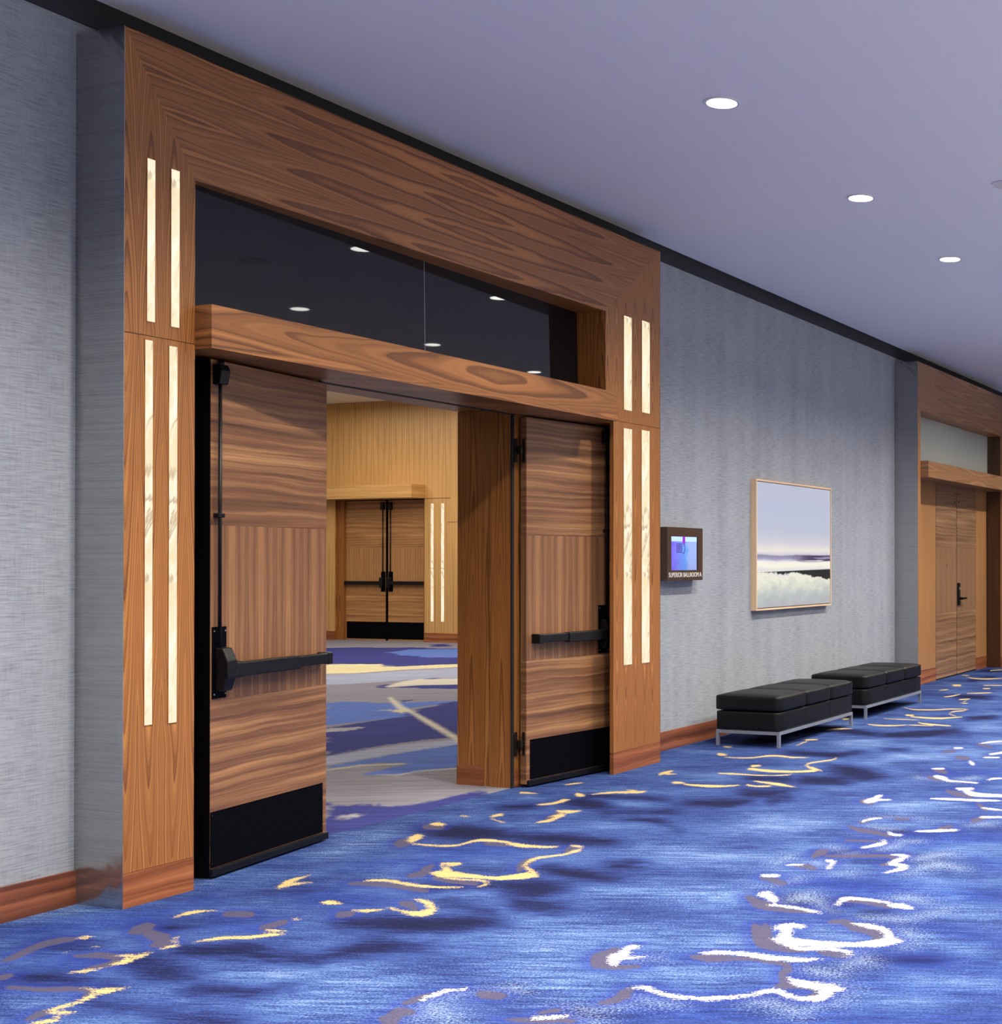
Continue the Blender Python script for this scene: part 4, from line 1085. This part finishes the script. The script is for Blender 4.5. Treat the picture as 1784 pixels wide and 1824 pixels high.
# inner reveals of the legs and header
obj('inner_jamb', box_bm(IL - 0.02, IL, FY + 0.03, 0.04, 0, OT), w_reveal, p)
obj('inner_jamb', box_bm(IR, IR + 0.02, FY + 0.03, 0.04, 2.495, OT), w_reveal, p)
obj('pocket_side', box_bm(8.62, 8.64, FY + 0.03, 0.04, 0, 2.495), w_reveal, p)
obj('pocket_top', box_bm(IR + .02, 8.62, FY + 0.03, 0.04, 2.495, 2.51), w_reveal, p)
obj('inner_soffit', box_bm(IL - .02, IR + .02, FY + 0.03, -0.02, OT, OT + 0.02), w_reveal, p)
# lintel beam
obj('lintel_beam', box_bm(IL + .001, IR - .001, -0.388, 0.0, 2.492, 2.692), w_lintel, p)
# recess side panels
for a, b in ((IL, 5.86), (7.615, 8.62)):
    obj('recess_panel', box_bm(a, b, 0.04, 0.07, 0.12, 2.60), w_side, p)
    obj('recess_base', box_bm(a, b, 0.04, 0.07, 0.0, 0.12), w_base, p)
obj('recess_back', box_bm(IL - .3, IR + .3, -0.02, 0.0, 2.70, 3.84), m_dark, p)
obj('door_track', box_bm(5.86, 7.615, 0.0, 0.06, 2.492, 2.55), m_dark, p)
obj('opening_soffit', box_bm(5.86, 7.60, 0.06, 0.49, 2.53, 2.60), w_reveal, p)
# reveal faces of the opening (three stages towards the ballroom)
for s, xr in ((1, 7.600), (-1, 5.875)):
    def bx(a, b, *r):
        return box_bm(min(xr + s * a, xr + s * b), max(xr + s * a, xr + s * b), *r)
    obj('reveal_gasket', bx(-.003, .02, 0.038, 0.050, 0.0, 2.53), m_dark, p)
    obj('reveal_front', bx(0, .03, 0.0505, 0.215, 0.0, 2.53), w_reveal, p)
    obj('reveal_middle', bx(.012, .03, 0.215, 0.275, 0.0, 2.53), w_side, p)
    obj('reveal_back', bx(.014, .03, 0.275, 0.49, 0.135, 2.53), w_reveal, p)
    obj('reveal_base', bx(.008, .03, 0.275, 0.492, 0.0, 0.135), w_base, p)
obj('wall_core', box_bm(7.632, XR, 0.072, 0.485, 0, 3.84), m_dark, p)
obj('wall_core', box_bm(XL, 5.843, 0.072, 0.485, 0, 3.84), m_dark, p)
obj('wall_core', box_bm(5.845, 7.63, 0.062, 0.485, 2.605, 3.84), m_dark, p)

# transom glass: two dark panes
w = empty('window_1', (6.48, -0.18, 2.7))
tag(w, 'dark transom glass above the open doors mirroring the ceiling lights', 'transom window', kind='structure')
GT = R(2.8)


def pane(x0, x1, z0, z1):
    bm = new_bm()
    box(bm, x0, x1, -0.004, 0.004, z0, z1)
    bm.transform(Matrix.Translation((0, 0, 2.98)) @ Matrix.Rotation(R(-0.8), 4, 'X') @ Matrix.Translation((0, 0, -2.98)))
    bm.transform(Matrix.Translation((6.48, 0, 0)) @ Matrix.Rotation(GT, 4, 'Z') @ Matrix.Translation((-6.48, 0, 0)))
    bm.transform(Matrix.Translation((0, -0.145, 0)))
    return bm


obj('glass_pane', pane(IL + .01, 6.492, 2.68, OT), m_glass, w)
obj('glass_pane', pane(6.496, IR - .01, 2.68, OT), m_glass, w)
obj('glass_joint', pane(6.492, 6.496, 2.68, OT), m_silver, w)

# backlit onyx strips
strips = [(4.480, 4.521, 2.578, 3.302, 'upper outer', 'left'), (4.606, 4.651, 2.574, 3.288, 'upper inner', 'left'),
          (4.471, 4.511, 0.787, 2.494, 'lower outer', 'left'), (4.597, 4.641, 0.783, 2.485, 'lower inner', 'left'),
          (8.466, 8.574, 2.603, 3.281, 'upper inner', 'right'), (8.716, 8.829, 2.610, 3.287, 'upper outer', 'right'),
          (8.463, 8.577, 0.765, 2.470, 'lower inner', 'right'), (8.712, 8.825, 0.762, 2.479, 'lower outer', 'right')]


def light_strip(x0, x1, z0, z1, label, y=FY, m=None):
    c = empty('light_strip', ((x0 + x1) / 2, y, z0))
    tag(c, label, 'light', 'backlit onyx light strips')
    obj('onyx_panel', box_bm(x0, x1, y - 0.0022, y - 0.0002, z0, z1), m or m_onyx, c)
    e = 0.003
    bm = new_bm()
    for a in ((x0 - e, x0 - .0001, z0 - e, z1 + e), (x1 + .0001, x1 + e, z0 - e, z1 + e), (x0, x1, z0 - e, z0 - .0001), (x0, x1, z1 + .0001, z1 + e)):
        box(bm, a[0], a[1], y - 0.0028, y - 0.0002, a[2], a[3])
    obj('edge_trim', bm, w_reveal, c)
    return c


for x0, x1, z0, z1, pos, side in strips:
    up, inn = pos.split()
    light_strip(x0, x1, z0, z1, '%s glowing onyx strip, %s one, on the %s leg of the near door surround' % (
        'short upper' if up == 'upper' else 'long lower', inn, side))


# ------------------------------------------------------------------ doors with exit hardware
def leaf(name, loc, rz, s, W0, label, hinges=False, thick=0.05, stile=False, inset=0.0):
    d = empty(name, loc, rz)
    tag(d, label, 'door', kind='structure')

    def bx(x0, x1, *r, **k):
        a, b = s * x0, s * x1
        return box_bm(min(a, b), max(a, b), *r, **k)

    def px(bm):
        if s < 0:
            bm.transform(Matrix.Scale(-1, 4, (1, 0, 0)))
            bmesh.ops.reverse_faces(bm, faces=bm.faces)
        return bm
    top = 2.478
    W = W0
    obj('upper_panel', bx(0.0, W, 0, thick, 1.688, top), w_leafh, d, local=True)
    obj('middle_panel', bx(0.0, W, 0.0005, thick, 0.845, 1.687), w_leafv, d, local=True)
    obj('lower_panel', bx(0.0, W, 0, thick, 0.02, 0.844), w_leafh, d, local=True)
    if stile:
        obj('edge_stile', bx(W, W + 0.006, -0.001, 0.10, 0.02, top), m_kick, d, local=True, label='black door edge, deepened for the shade behind it')  # deeper than the leaf; the extra black stands in for shade behind
    else:
        obj('edge_stile', bx(W, W + 0.005, -0.003, thick + .002, 0.02, top), m_kick, d, local=True, label='black door edge, deepened for the shade behind it')
    kp = obj('kick_plate', bx(0.034, W - 0.003, -0.003, -0.0002, 0.05, 0.316), m_kick, d, local=True, label='black kick plate')
    bm = new_bm()
    for kx in (0.045, W - 0.015):
        for kz in (0.07, 0.298):
            cyl(bm, (s * kx, -0.003, kz), (s * kx, -0.0045, kz), 0.004, 8)
    obj('screw', bm, m_bronze, kp, local=True)
    obj('door_sweep', bx(0.004, W + 0.006, -0.020, -0.0002, 0.010, 0.047, bevel=0.003), m_black, d, local=True, label='black door bottom sweep')
    # exit device
    W = W0 - inset
    dev = obj('push_bar', bx(0.055, 0.62, -0.070, -0.030, 0.965, 1.020, bevel=0.006), m_black, d, local=True, label='black horizontal push bar')
    obj('bar_sleeve', bx(0.34, W - 0.105, -0.080, -0.028, 0.955, 1.024, bevel=0.006), m_black, dev, local=True)
    obj('end_cap', bx(0.048, 0.085, -0.074, -0.0005, 0.960, 1.024, bevel=0.006), m_black, dev, local=True)
    obj('bar_neck', bx(W - 0.14, W - 0.05, -0.078, -0.020, 0.950, 1.030, bevel=0.010), m_black, dev, local=True)
    bm = new_bm()
    box(bm, *(sorted((s * (W - 0.110), s * (W - 0.012)))), -0.006, -0.0003, 0.855, 1.198)
    bp = obj('back_plate', bm, m_kick, d, local=True, label='tall black mounting plate')
    bm = new_bm()
    for kx in (W - 0.100, W - 0.022):
        for kz in (0.875, 1.178):
            cyl(bm, (s * kx, -0.006, kz), (s * kx, -0.0085, kz), 0.004, 8)
    obj('screw', bm, m_silver, bp, local=True)
    # tapered latch head, widening to the middle
    bm = new_bm()
    prof = [(-0.006, 1.102), (-0.050, 1.095), (-0.078, 1.035), (-0.080, 0.955), (-0.068, 0.950), (-0.050, 0.892), (-0.006, 0.885)]
    prism_x(bm, prof, *(sorted((s * (W - 0.096), s * (W - 0.026)))))
    bmesh.ops.bevel(bm, geom=list(bm.edges), offset=0.006, segments=2, profile=0.5, affect='EDGES')
    obj('latch_head', bm, m_black, d, local=True, label='black latch head')
    bm = new_bm()
    cyl(bm, (s * (W - 0.040), -0.022, 1.10), (s * (W - 0.040), -0.022, 2.37), 0.0085, 12)
    rod = obj('vertical_rod', bm, m_black, d, local=True, label='thin black vertical rod')
    obj('rod_guide', bx(W - 0.062, W - 0.018, -0.034, -0.0003, 1.722, 1.742, bevel=0.003), m_black, rod, local=True)
    bm = new_bm()
    prof = [(-0.0004, 2.455), (-0.040, 2.455), (-0.052, 2.425), (-0.040, 2.362), (-0.0004, 2.358)]
    prism_x(bm, prof, *(sorted((s * (W - 0.076), s * (W - 0.012)))))
    bmesh.ops.bevel(bm, geom=list(bm.edges), offset=0.004, segments=2, profile=0.5, affect='EDGES')
    tl = obj('top_latch', bm, m_black, d, local=True, label='black top latch case')
    bm = new_bm()
    cyl(bm, (s * (W - 0.050), -0.02, 2.450), (s * (W - 0.050), -0.02, 2.474), 0.014, 12)
    obj('latch_bolt', bm, m_black, tl, local=True)
    if hinges:
        for hz in (2.335, 0.372):
            bm = new_bm()
            pill = [(0.023 + 0.011 * math.cos(a), (hz - 0.011 if math.sin(a) >= 0 else hz - 0.149) + 0.011 * math.sin(a)) for a in [math.pi * k / 10 + 1e-6 for k in range(20)]]
            prism_x(bm, pill, -0.0035, -0.0003)
            h = obj('door_hinge', bm, m_bronze, d, local=True, label='dark concealed hinge with two rounded plates')
            bm = new_bm()
            pill = [(-0.035 + 0.013 * math.cos(a), (hz - 0.013 if math.sin(a) >= 0 else hz - 0.147) + 0.013 * math.sin(a)) for a in [math.pi * k / 10 + 1e-6 for k in range(20)]]
            prism_y(bm, pill, 0.058, 0.062)
            obj('hinge_plate', bm, m_bronze, h, local=True)
            bm = new_bm()
            box(bm, -0.032, -0.004, 0.018, 0.055, hz - 0.105, hz - 0.055, bevel=0.003)
            obj('hinge_knuckle', bm, m_bronze, h, local=True)
    return d


leaf('door_1', (5.842, -0.030, 0), 0.164, -1, 0.928, 'left walnut door leaf standing open towards the corridor', stile=True)
leaf('door_2', (7.655, -0.034, 0), -0.130, 1, 0.878, 'right walnut door leaf folded open against the surround', hinges=True, inset=0.035)

# ------------------------------------------------------------------ second portal (closed doors)
X2L, X2R, I2L, I2R = 14.930, 18.72, 15.030, 18.60
RY = -0.05
p = empty('trim_2', (16.8, 0, 0))
tag(p, 'second walnut door surround with steel side at the far right', 'door surround', kind='structure')
obj('header_panel', box_bm(X2L, X2R, FY, FY + .03, 3.283, H), w_p2head, p)
for a, b in ((X2L, I2L), (I2R, X2R)):
    obj('leg_panel', box_bm(a, b, FY, FY + .03, 0.15, 3.28), w_p2side, p)
    obj('base_panel', box_bm(a, b, FY, FY + .03, 0.0, 0.149), w_base, p)
for x0, x1 in ((X2L - 0.003, X2L - 0.0005), (X2R + 0.0005, X2R + 0.003)):
    obj('steel_side_panel', box_bm(x0, x1, FY - 0.001, 0.0, 0, H), m_steel, p, label='brushed steel side panel')
obj('top_cap', box_bm(X2L, X2R, FY, 0.0, H - 0.004, H - .001), m_dark, p)

obj('inner_jamb', box_bm(I2R, I2R + .02, FY + .03, RY + .02, 0, 3.283), w_jamb_shade, p)
obj('inner_jamb', box_bm(I2L - .02, I2L, FY + .03, RY + .02, 0, 3.283), w_reveal, p)
obj('inner_soffit', box_bm(I2L, I2R, FY + .03, RY + .02, 3.284, 3.30), w_reveal, p)
bm = box_bm(I2L + .001, 16.700, -0.385, RY, 2.500, 2.690)
box(bm, 16.703, I2R - .001, -0.385, RY, 2.500, 2.690)
obj('lintel_beam', bm, w_p2lint, p)
for a, b in ((I2L, 16.300), (18.075, I2R)):
    obj('recess_panel', box_bm(a, b, RY, RY + .03, 0.17, 2.50), w_p2side, p)
    obj('recess_base', box_bm(a, b, RY - .002, RY + .03, 0.0, 0.168), w_base, p)
obj('recess_back', box_bm(I2L, I2R, RY + .035, RY + .05, 0, 3.84), m_dark, p)
w = empty('window_2', (16.8, -0.06, 2.7))
tag(w, 'transom glass above the closed doors at the far right', 'transom window', kind='structure')
m_glass2 = dark_glass('grey_transom_glass', srgb(186, 194, 190), 0.10)
obj('glass_pane', box_bm(I2L, 17.133, -0.068, -0.06, 2.69, 3.283), m_glass2, w)
obj('glass_pane', box_bm(17.137, I2R, -0.068, -0.06, 2.69, 3.283), m_glass2, w)
for nm, x0, x1, side in (('door_3', 16.310, 17.173, 'left'), ('door_4', 17.197, 18.065, 'right')):
    d = empty(nm, ((x0 + x1) / 2, RY, 0))
    tag(d, side + ' leaf of the closed walnut double door at the far right', 'door', kind='structure')
    obj('upper_panel', box_bm(x0, x1, RY - .002, RY + .03, 1.690, 2.499), w_p2leafh, d)
    obj('middle_panel', box_bm(x0, x1, RY - .001, RY + .03, 0.845, 1.689), w_p2leafv, d)
    obj('lower_panel', box_bm(x0, x1, RY - .002, RY + .03, 0.02, 0.844), w_p2leafh, d)
    obj('door_sweep', box_bm(x0, x1, RY, RY + .03, 0.0, 0.019), m_dark, d)
    for z in (2.30, 2.40):
        bm = new_bm()
        cx_ = 17.10 if side == 'left' else 17.27
        cyl(bm, (cx_, RY - .001, z), (cx_, RY - .008, z), 0.012, 12)
        obj('bolt_cap', bm, m_bronze, d)
    if side == 'right':
        h = obj('lock_plate', box_bm(17.205, 17.285, RY - .022, RY - .0021, 0.93, 1.225, bevel=.004), m_black, d, label='black lock plate')
        bm = box_bm(17.225, 17.265, RY - .07, RY - .02, 1.0, 1.035, bevel=.004)
        box(bm, 17.225, 17.42, RY - .072, RY - .050, 1.005, 1.030, bevel=.004)
        obj('door_handle', bm, m_black, h, label='black lever handle')
        bm = new_bm()
        cyl(bm, (17.245, RY - .022, 1.15), (17.245, RY - .030, 1.15), 0.016, 16)
        obj('key_cylinder', bm, m_silver, h)
    else:
        bm = new_bm()
        cyl(bm, (16.76, RY - .0011, 1.46), (16.76, RY - .006, 1.46), 0.008, 12)
        obj('door_viewer', bm, m_bronze, d)

# ------------------------------------------------------------------ far wall of the ballroom
XF = 21.0
p = empty('trim_3', (XF, 12.5, 0))
tag(p, 'pale walnut panelled end wall of the ballroom seen through the open doorway', 'wall panelling', kind='structure')
DL, DR = 13.66, 11.69
bm = new_bm()
box(bm, XF, XF + .3, 0.56, DR, 0.17, 4.60)
box(bm, XF, XF + .3, 13.82, 17, 0.17, 4.60)
box(bm, XF, XF + .3, DR, 13.82, 2.72, 4.60)
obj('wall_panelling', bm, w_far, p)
bm = new_bm()
box(bm, XF - .012, XF + .3, 0.56, DR, 0, 0.17)
box(bm, XF - .012, XF + .3, 13.82, 17, 0, 0.17)
obj('base_panel', bm, w_base, p)
obj('lintel_beam', box_bm(XF - .40, XF, DR - .02, 15.2, 2.72, 2.975), w_farbeam, p)
obj('inner_jamb', box_bm(XF + .005, XF + .3, 13.80, 13.82, 0, 2.72), w_reveal, p)
obj('inner_jamb', box_bm(XF + .005, XF + .3, DR, DR + .02, 0, 2.72), w_reveal, p)
bm = new_bm()
box(bm, XF - .003, XF - .0005, 11.10, 11.66, 2.712, 2.720)
box(bm, XF - .003, XF - .0005, 10.6, 11.16, 2.26, 2.266)
obj('panel_joint', bm, m_dark, p)
struct('wall_ballroom_end', box_bm(21.5, 21.6, 0.56, 17, 0, 4.6), m_bwall, label='core of the ballroom end wall', cat='wall')
XD = XF + .12


def far_leaf(name, y0, y1, mid, label):
    """y0 < y1; mid = the meeting edge"""
    d = empty(name, (XD, (y0 + y1) / 2, 0))
    tag(d, label, 'door', kind='structure')
    s = 1 if mid == y0 else -1        # local direction away from the meeting edge
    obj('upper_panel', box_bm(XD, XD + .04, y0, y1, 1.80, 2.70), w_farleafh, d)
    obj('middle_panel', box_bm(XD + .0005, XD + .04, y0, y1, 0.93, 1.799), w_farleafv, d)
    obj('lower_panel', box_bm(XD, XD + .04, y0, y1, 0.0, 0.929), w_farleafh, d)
    obj('kick_plate', box_bm(XD - .004, XD - .0003, y0 + .02, y1 - .02, 0.03, 0.36), m_kick, d, label='black kick plate')
    a, b = sorted((mid + s * .10, mid + s * .97))
    obj('push_bar', box_bm(XD - .08, XD - .03, a, b, 1.075, 1.145, bevel=.008), m_black, d, label='black horizontal push bar')
    a, b = sorted((mid + s * .035, mid + s * .135))
    obj('back_plate', box_bm(XD - .008, XD - .0003, a, b, 0.945, 1.33), m_kick, d)
    a, b = sorted((mid + s * .04, mid + s * .12))
    obj('latch_head', box_bm(XD - .09, XD - .008, a, b, 1.02, 1.22, bevel=.012), m_black, d)
    bm = new_bm()
    cyl(bm, (XD - .02, mid + s * .085, 1.2), (XD - .02, mid + s * .085, 2.60), 0.011, 12)
    obj('vertical_rod', bm, m_black, d)
    a, b = sorted((mid + s * .045, mid + s * .125))
    obj('top_latch', box_bm(XD - .05, XD - .0003, a, b, 2.52, 2.67, bevel=.008), m_black, d)
    a, b = sorted((mid, mid + s * .022))
    obj('edge_stile', box_bm(XD - .006, XD + .04, a, b, 0.0, 2.70), m_kick, d, label='black meeting edge')
    return d


far_leaf('door_5', 12.675, 13.66, 12.675, 'left leaf of the closed doors at the far end of the ballroom')
far_leaf('door_6', 11.70, 12.665, 12.665, 'right leaf of the closed doors at the far end of the ballroom')
obj('dark_void', box_bm(XD + .05, XD + .07, 11.6, 13.9, 0, 2.8), m_dark, p)
obj('door_jamb', box_bm(XD - .06, XD + .04, 13.662, 13.80, 0, 2.715), w_reveal, p)
for y0, y1, pos in ((11.485, 11.545, 'nearer the doors'), (11.243, 11.308, 'farther from the doors')):
    c = empty('light_strip', (XF, (y0 + y1) / 2, .39))
    tag(c, 'thin glowing strip on the far ballroom wall, the one ' + pos, 'light', 'light strips on the far ballroom wall')
    obj('onyx_panel', box_bm(XF - .004, XF - .0008, y0, y1, .39, 2.617), m_onyx, c)

# ------------------------------------------------------------------ ceiling lights
def downlight(x, y, label, power=SPOT_POWER):
    c = empty('ceiling_light', (x, y, 3.993))
    tag(c, label, 'ceiling light', 'recessed round downlights of the corridor ceiling')
    obj('trim_ring', ring(new_bm(), (x, y), 0.082, 0.098, 3.9855, 3.9928), m_trim_white, c, label='white trim ring')
    bm = new_bm()
    cyl(bm, (x, y, 3.986), (x, y, 3.9925), 0.0815, 40)
    obj('lamp_lens', bm, m_lamp, c, label='glowing lens')
    d = bpy.data.lights.new('downlight_beam', 'SPOT')
    d.energy = power
    d.color = (1.0, 0.92, 0.78)
    d.spot_size = R(144)
    d.spot_blend = 1.0
    d.shadow_soft_size = 0.07
    l = bpy.data.objects.new('downlight_beam', d)
    COL.objects.link(l)
    l.parent = c
    l.location = (0, 0, -0.02)
    return c


ORD = ('first', 'second', 'third', 'fourth', 'fifth', 'sixth', 'seventh', 'eighth', 'ninth', 'tenth')
vis = {6.543: 'nearest and largest round ceiling light, left of the other lights',
       8.593: 'second round ceiling light of the row, between the largest and the third',
       10.591: 'third round ceiling light of the row, near the right edge',
       12.63: 'fourth round ceiling light, cut by the right edge of the photo'}
for x in (0.4, 2.45, 4.5, 6.543, 8.593, 10.591, 12.63, 14.66, 16.7, 18.7):
    downlight(x, -2.07, power=SPOT_POWER * (1.8 if x < 3 else 1.0), label=vis.get(x, 'round recessed downlight outside the photo, %s in the row nearer the portal wall' % ORD[int(x / 2)]))
for x in (2.0, 4.1, 6.15, 8.25, 10.33, 12.47, 14.65, 16.8):
    downlight(x, -4.0, 'round recessed downlight outside the photo, %s in the row farther from the portal wall' % ORD[int(x / 2)])
for x in (-3.0, 0.0, 3.0, 6.0, 9.0, 12.0, 15.0, 18.0, 21.0):  # added row, lights the stone floor so it bounces onto the ceiling
    downlight(x, -7.6, 'added unseen downlight lighting the stone floor for ceiling bounce, %s of its row' % ORD[int((x + 3) / 3)], 680 if x < 8 else 500)
c = empty('ceiling_speaker', (8.63, -3.10, 3.993))
tag(c, 'grey round ceiling speaker cut by the right edge of the photo', 'speaker')
obj('trim_ring', ring(new_bm(), (8.63, -3.10), 0.10, 0.112, 3.985, 3.9928), m_trim_white, c)
bm = new_bm()
cyl(bm, (8.63, -3.10, 3.987), (8.63, -3.10, 3.9925), 0.0995, 40)
obj('speaker_grille', bm, m_grille, c, label='grey grille')

# ------------------------------------------------------------------ room sign
s = empty('room_sign', (9.735, 0, 1.357))
tag(s, 'dark wooden room sign with glowing blue screen reading SUPERIOR BALLROOM A', 'sign')
sx0, sx1, sy, sz0, sz1 = 9.439, 10.028, -0.09, 1.357, 1.785
bm = new_bm()
ax0, ax1, az0, az1 = 9.505, 9.945, 1.440, 1.712
box(bm, sx0, sx1, sy, -0.0005, az1, sz1)
box(bm, sx0, sx1, sy, -0.0005, sz0, az0)
box(bm, sx0, ax0, sy, -0.0005, az0, az1)
box(bm, ax1, sx1, sy, -0.0005, az0, az1)
obj('sign_housing', bm, m_sign, s, label='dark walnut housing')
sc = obj('display_screen', box_bm(ax0 + .0005, ax1 - .0005, sy + 0.006, sy + 0.02, az0 + .0005, az1 - .0005), m_screen, s, label='glowing blue violet screen')
obj('display_header', box_bm(ax0 + .002, ax1 - .012, sy + 0.0045, sy + 0.0055, 1.672, 1.710), m_scr_bar, sc)
obj('display_tag', box_bm(9.695, 9.735, sy + 0.0030, sy + 0.0040, 1.655, 1.711), m_scr_tag, sc)
bm = new_bm()
for i in range(5):
    box(bm, 9.600, 9.690, sy + 0.0045, sy + 0.0055, 1.585 + i * .016, 1.590 + i * .016)
for i in range(4):
    box(bm, 9.600 + i * .026, 9.606 + i * .026, sy + 0.0045, sy + 0.0055, 1.578, 1.655)
for i in range(14):
    a0, a1 = math.pi * (-0.5 + i / 14), math.pi * (-0.5 + (i + 1) / 14)
    xa, za = 9.705 + .03 * math.cos(a0), 1.615 + .04 * math.sin(a0)
    box(bm, xa - .003, xa + .003, sy + 0.0045, sy + 0.0055, za - .004, za + .006)
obj('display_drawing', bm, m_scr_ink, sc)
obj('screen_bezel', box_bm(ax1 - .011, ax1 - .001, sy + .004, sy + .0055, az0 + .001, az1 - .001), m_black, sc)


def letters(name, body, x0, x1, zb, zt, y, mat, parent):
    cu = bpy.data.curves.new(name, 'FONT')
    cu.body = body
    cu.extrude = 0.0
    tmp = bpy.data.objects.new('tmp_text', cu)
    COL.objects.link(tmp)
    dg = bpy.context.evaluated_depsgraph_get()
    me = bpy.data.meshes.new_from_object(tmp.evaluated_get(dg))
    bpy.data.objects.remove(tmp)
    co = np.array([v.co[:] for v in me.vertices])
    mn, mx = co.min(0), co.max(0)
    bm = new_bm()
    bm.from_mesh(me)
    for v in bm.verts:
        u = (v.co.x - mn[0]) / (mx[0] - mn[0])
        w_ = (v.co.y - mn[1]) / (mx[1] - mn[1])
        v.co = Vector((x0 + (x1 - x0) * u, y, zb + (zt - zb) * w_))
    r = bmesh.ops.extrude_face_region(bm, geom=list(bm.faces))
    for v in [g for g in r['geom'] if isinstance(g, bmesh.types.BMVert)]:
        v.co.y -= 0.002
    bmesh.ops.recalc_face_normals(bm, faces=bm.faces)
    return obj(name, bm, mat, parent)


letters('sign_lettering', 'SUPERIOR BALLROOM A', 9.462, 10.005, 1.385, 1.422, sy - .0002, m_white, s)
bm = new_bm()
for i in range(11):
    if i in (4, 7):
        continue
    box(bm, 9.68 + i * .009, 9.684 + i * .009, sy - .0015, sy - .0001, 1.368, 1.371)
obj('raised_dots', bm, m_bronze, s)

# ------------------------------------------------------------------ painting
s = empty('framed_painting', (11.99, 0, 1.065))
tag(s, 'framed abstract seascape painting with pale wooden frame on the grey wall', 'painting')
fx0, fx1, fz0, fz1, fy = 11.112, 12.868, 1.062, 2.262, -0.058
bm = new_bm()
e = 0.016
box(bm, fx0, fx0 + e, fy, -0.0005, fz0, fz1)
box(bm, fx1 - e, fx1, fy, -0.0005, fz0, fz1)
box(bm, fx0 + e, fx1 - e, fy, -0.0005, fz1 - e, fz1)
box(bm, fx0 + e, fx1 - e, fy, -0.0005, fz0, fz0 + e)
obj('picture_frame', bm, m_oak, s, label='thin pale wood floater frame')
obj('canvas', box_bm(fx0 + e + .006, fx1 - e - .006, fy + .004, -0.02, fz0 + e + .006, fz1 - e - .006, bevel=.002), m_sea, s, label='canvas painted with sky, horizon and surf')
obj('backing_board', box_bm(fx0 + e, fx1 - e, -0.019, -0.012, fz0 + e, fz1 - e), m_dark, s)


# ------------------------------------------------------------------ benches
def cushion(x0, x1, y0, y1, z0, z1, puff, r=0.022):
    """upholstered block: rounded edges, slightly crowned faces"""
    bm = new_bm()
    n = 10
    cx_, cy_, cz_ = (x0 + x1) / 2, (y0 + y1) / 2, (z0 + z1) / 2
    hx, hy, hz = (x1 - x0) / 2, (y1 - y0) / 2, (z1 - z0) / 2
    bmesh.ops.create_cube(bm, size=2)
    bmesh.ops.subdivide_edges(bm, edges=bm.edges[:], cuts=n, use_grid_fill=True)
    for v in bm.verts:
        p_ = Vector((v.co.x * hx, v.co.y * hy, v.co.z * hz))
        q = Vector((max(-hx + r, min(hx - r, p_.x)), max(-hy + r, min(hy - r, p_.y)), max(-hz + r, min(hz - r, p_.z))))
        d = p_ - q
        if d.length > 1e-9:
            d = d.normalized() * r
        u, w_, t_ = v.co.x, v.co.y, v.co.z
        cr = (1 - u ** 4) * (1 - w_ ** 4)
        pz = q.z + d.z + (puff * cr * (1 if t_ > 0.99 else 0))
        fy_ = (1 - u ** 4) * (1 - t_ ** 4)
        py = q.y + d.y + puff * 0.5 * fy_ * (1 if w_ > .99 else (-1 if w_ < -.99 else 0))
        fx_ = (1 - w_ ** 4) * (1 - t_ ** 4)
        pxx = q.x + d.x + puff * 0.15 * fx_ * (1 if u > .99 else (-1 if u < -.99 else 0))
        v.co = Vector((cx_ + pxx, cy_ + py, cz_ + pz))
    for f in bm.faces:
        f.smooth = True
    return bm


def bench(x0, x1, y0, y1, label):
    b = empty('bench', ((x0 + x1) / 2, (y0 + y1) / 2, 0))
    tag(b, label, 'bench', 'black upholstered benches along the grey wall')
    L = (x1 - x0)
    e = 0.025
    for i in range(3):
        a = x0 - .004 + (L + .008) * i / 3
        c_ = x0 - .004 + (L + .008) * (i + 1) / 3
        obj('seat_cushion', cushion(a + .001, c_ - .001, y0 - .006, y1 + .006, 0.288, 0.418, 0.012), m_leather, b, label='square black leather seat cushion')
    bm = cushion(x0 + .003, x1 - .003, y0 + .003, y1 - .003, 0.131, 0.286, 0.003, 0.010)
    base = obj('upholstered_base', bm, m_leather, b, label='black leather base below the cushions')
    for i in (1, 2):
        xx = x0 + L * i / 3
        obj('base_seam', box_bm(xx - .0012, xx + .0012, y0 - .0008, y0 + .004, 0.14, 0.28), m_dark, base)
    bm = new_bm()
    box(bm, x0, x1, y0, y0 + e, 0.103, 0.129)
    box(bm, x0, x1, y1 - e, y1, 0.103, 0.129)
    box(bm, x0, x0 + e, y0 + e, y1 - e, 0.103, 0.129)
    box(bm, x1 - e, x1, y0 + e, y1 - e, 0.103, 0.129)
    obj('metal_frame', bm, m_silver, b, label='satin silver square tube frame')
    for lx in (x0, x1 - e):
        for ly in (y0, y1 - e):
            obj('leg', box_bm(lx, lx + e, ly, ly + e, 0.0, 0.1028), m_silver, b, label='silver metal leg')
    return b


bench(9.967, 11.553, -0.820, -0.245, 'black leather bench on silver legs, the nearer one under the painting')
bench(12.085, 13.70, -0.748, -0.175, 'black leather bench on silver legs, the farther one beside the far portal')
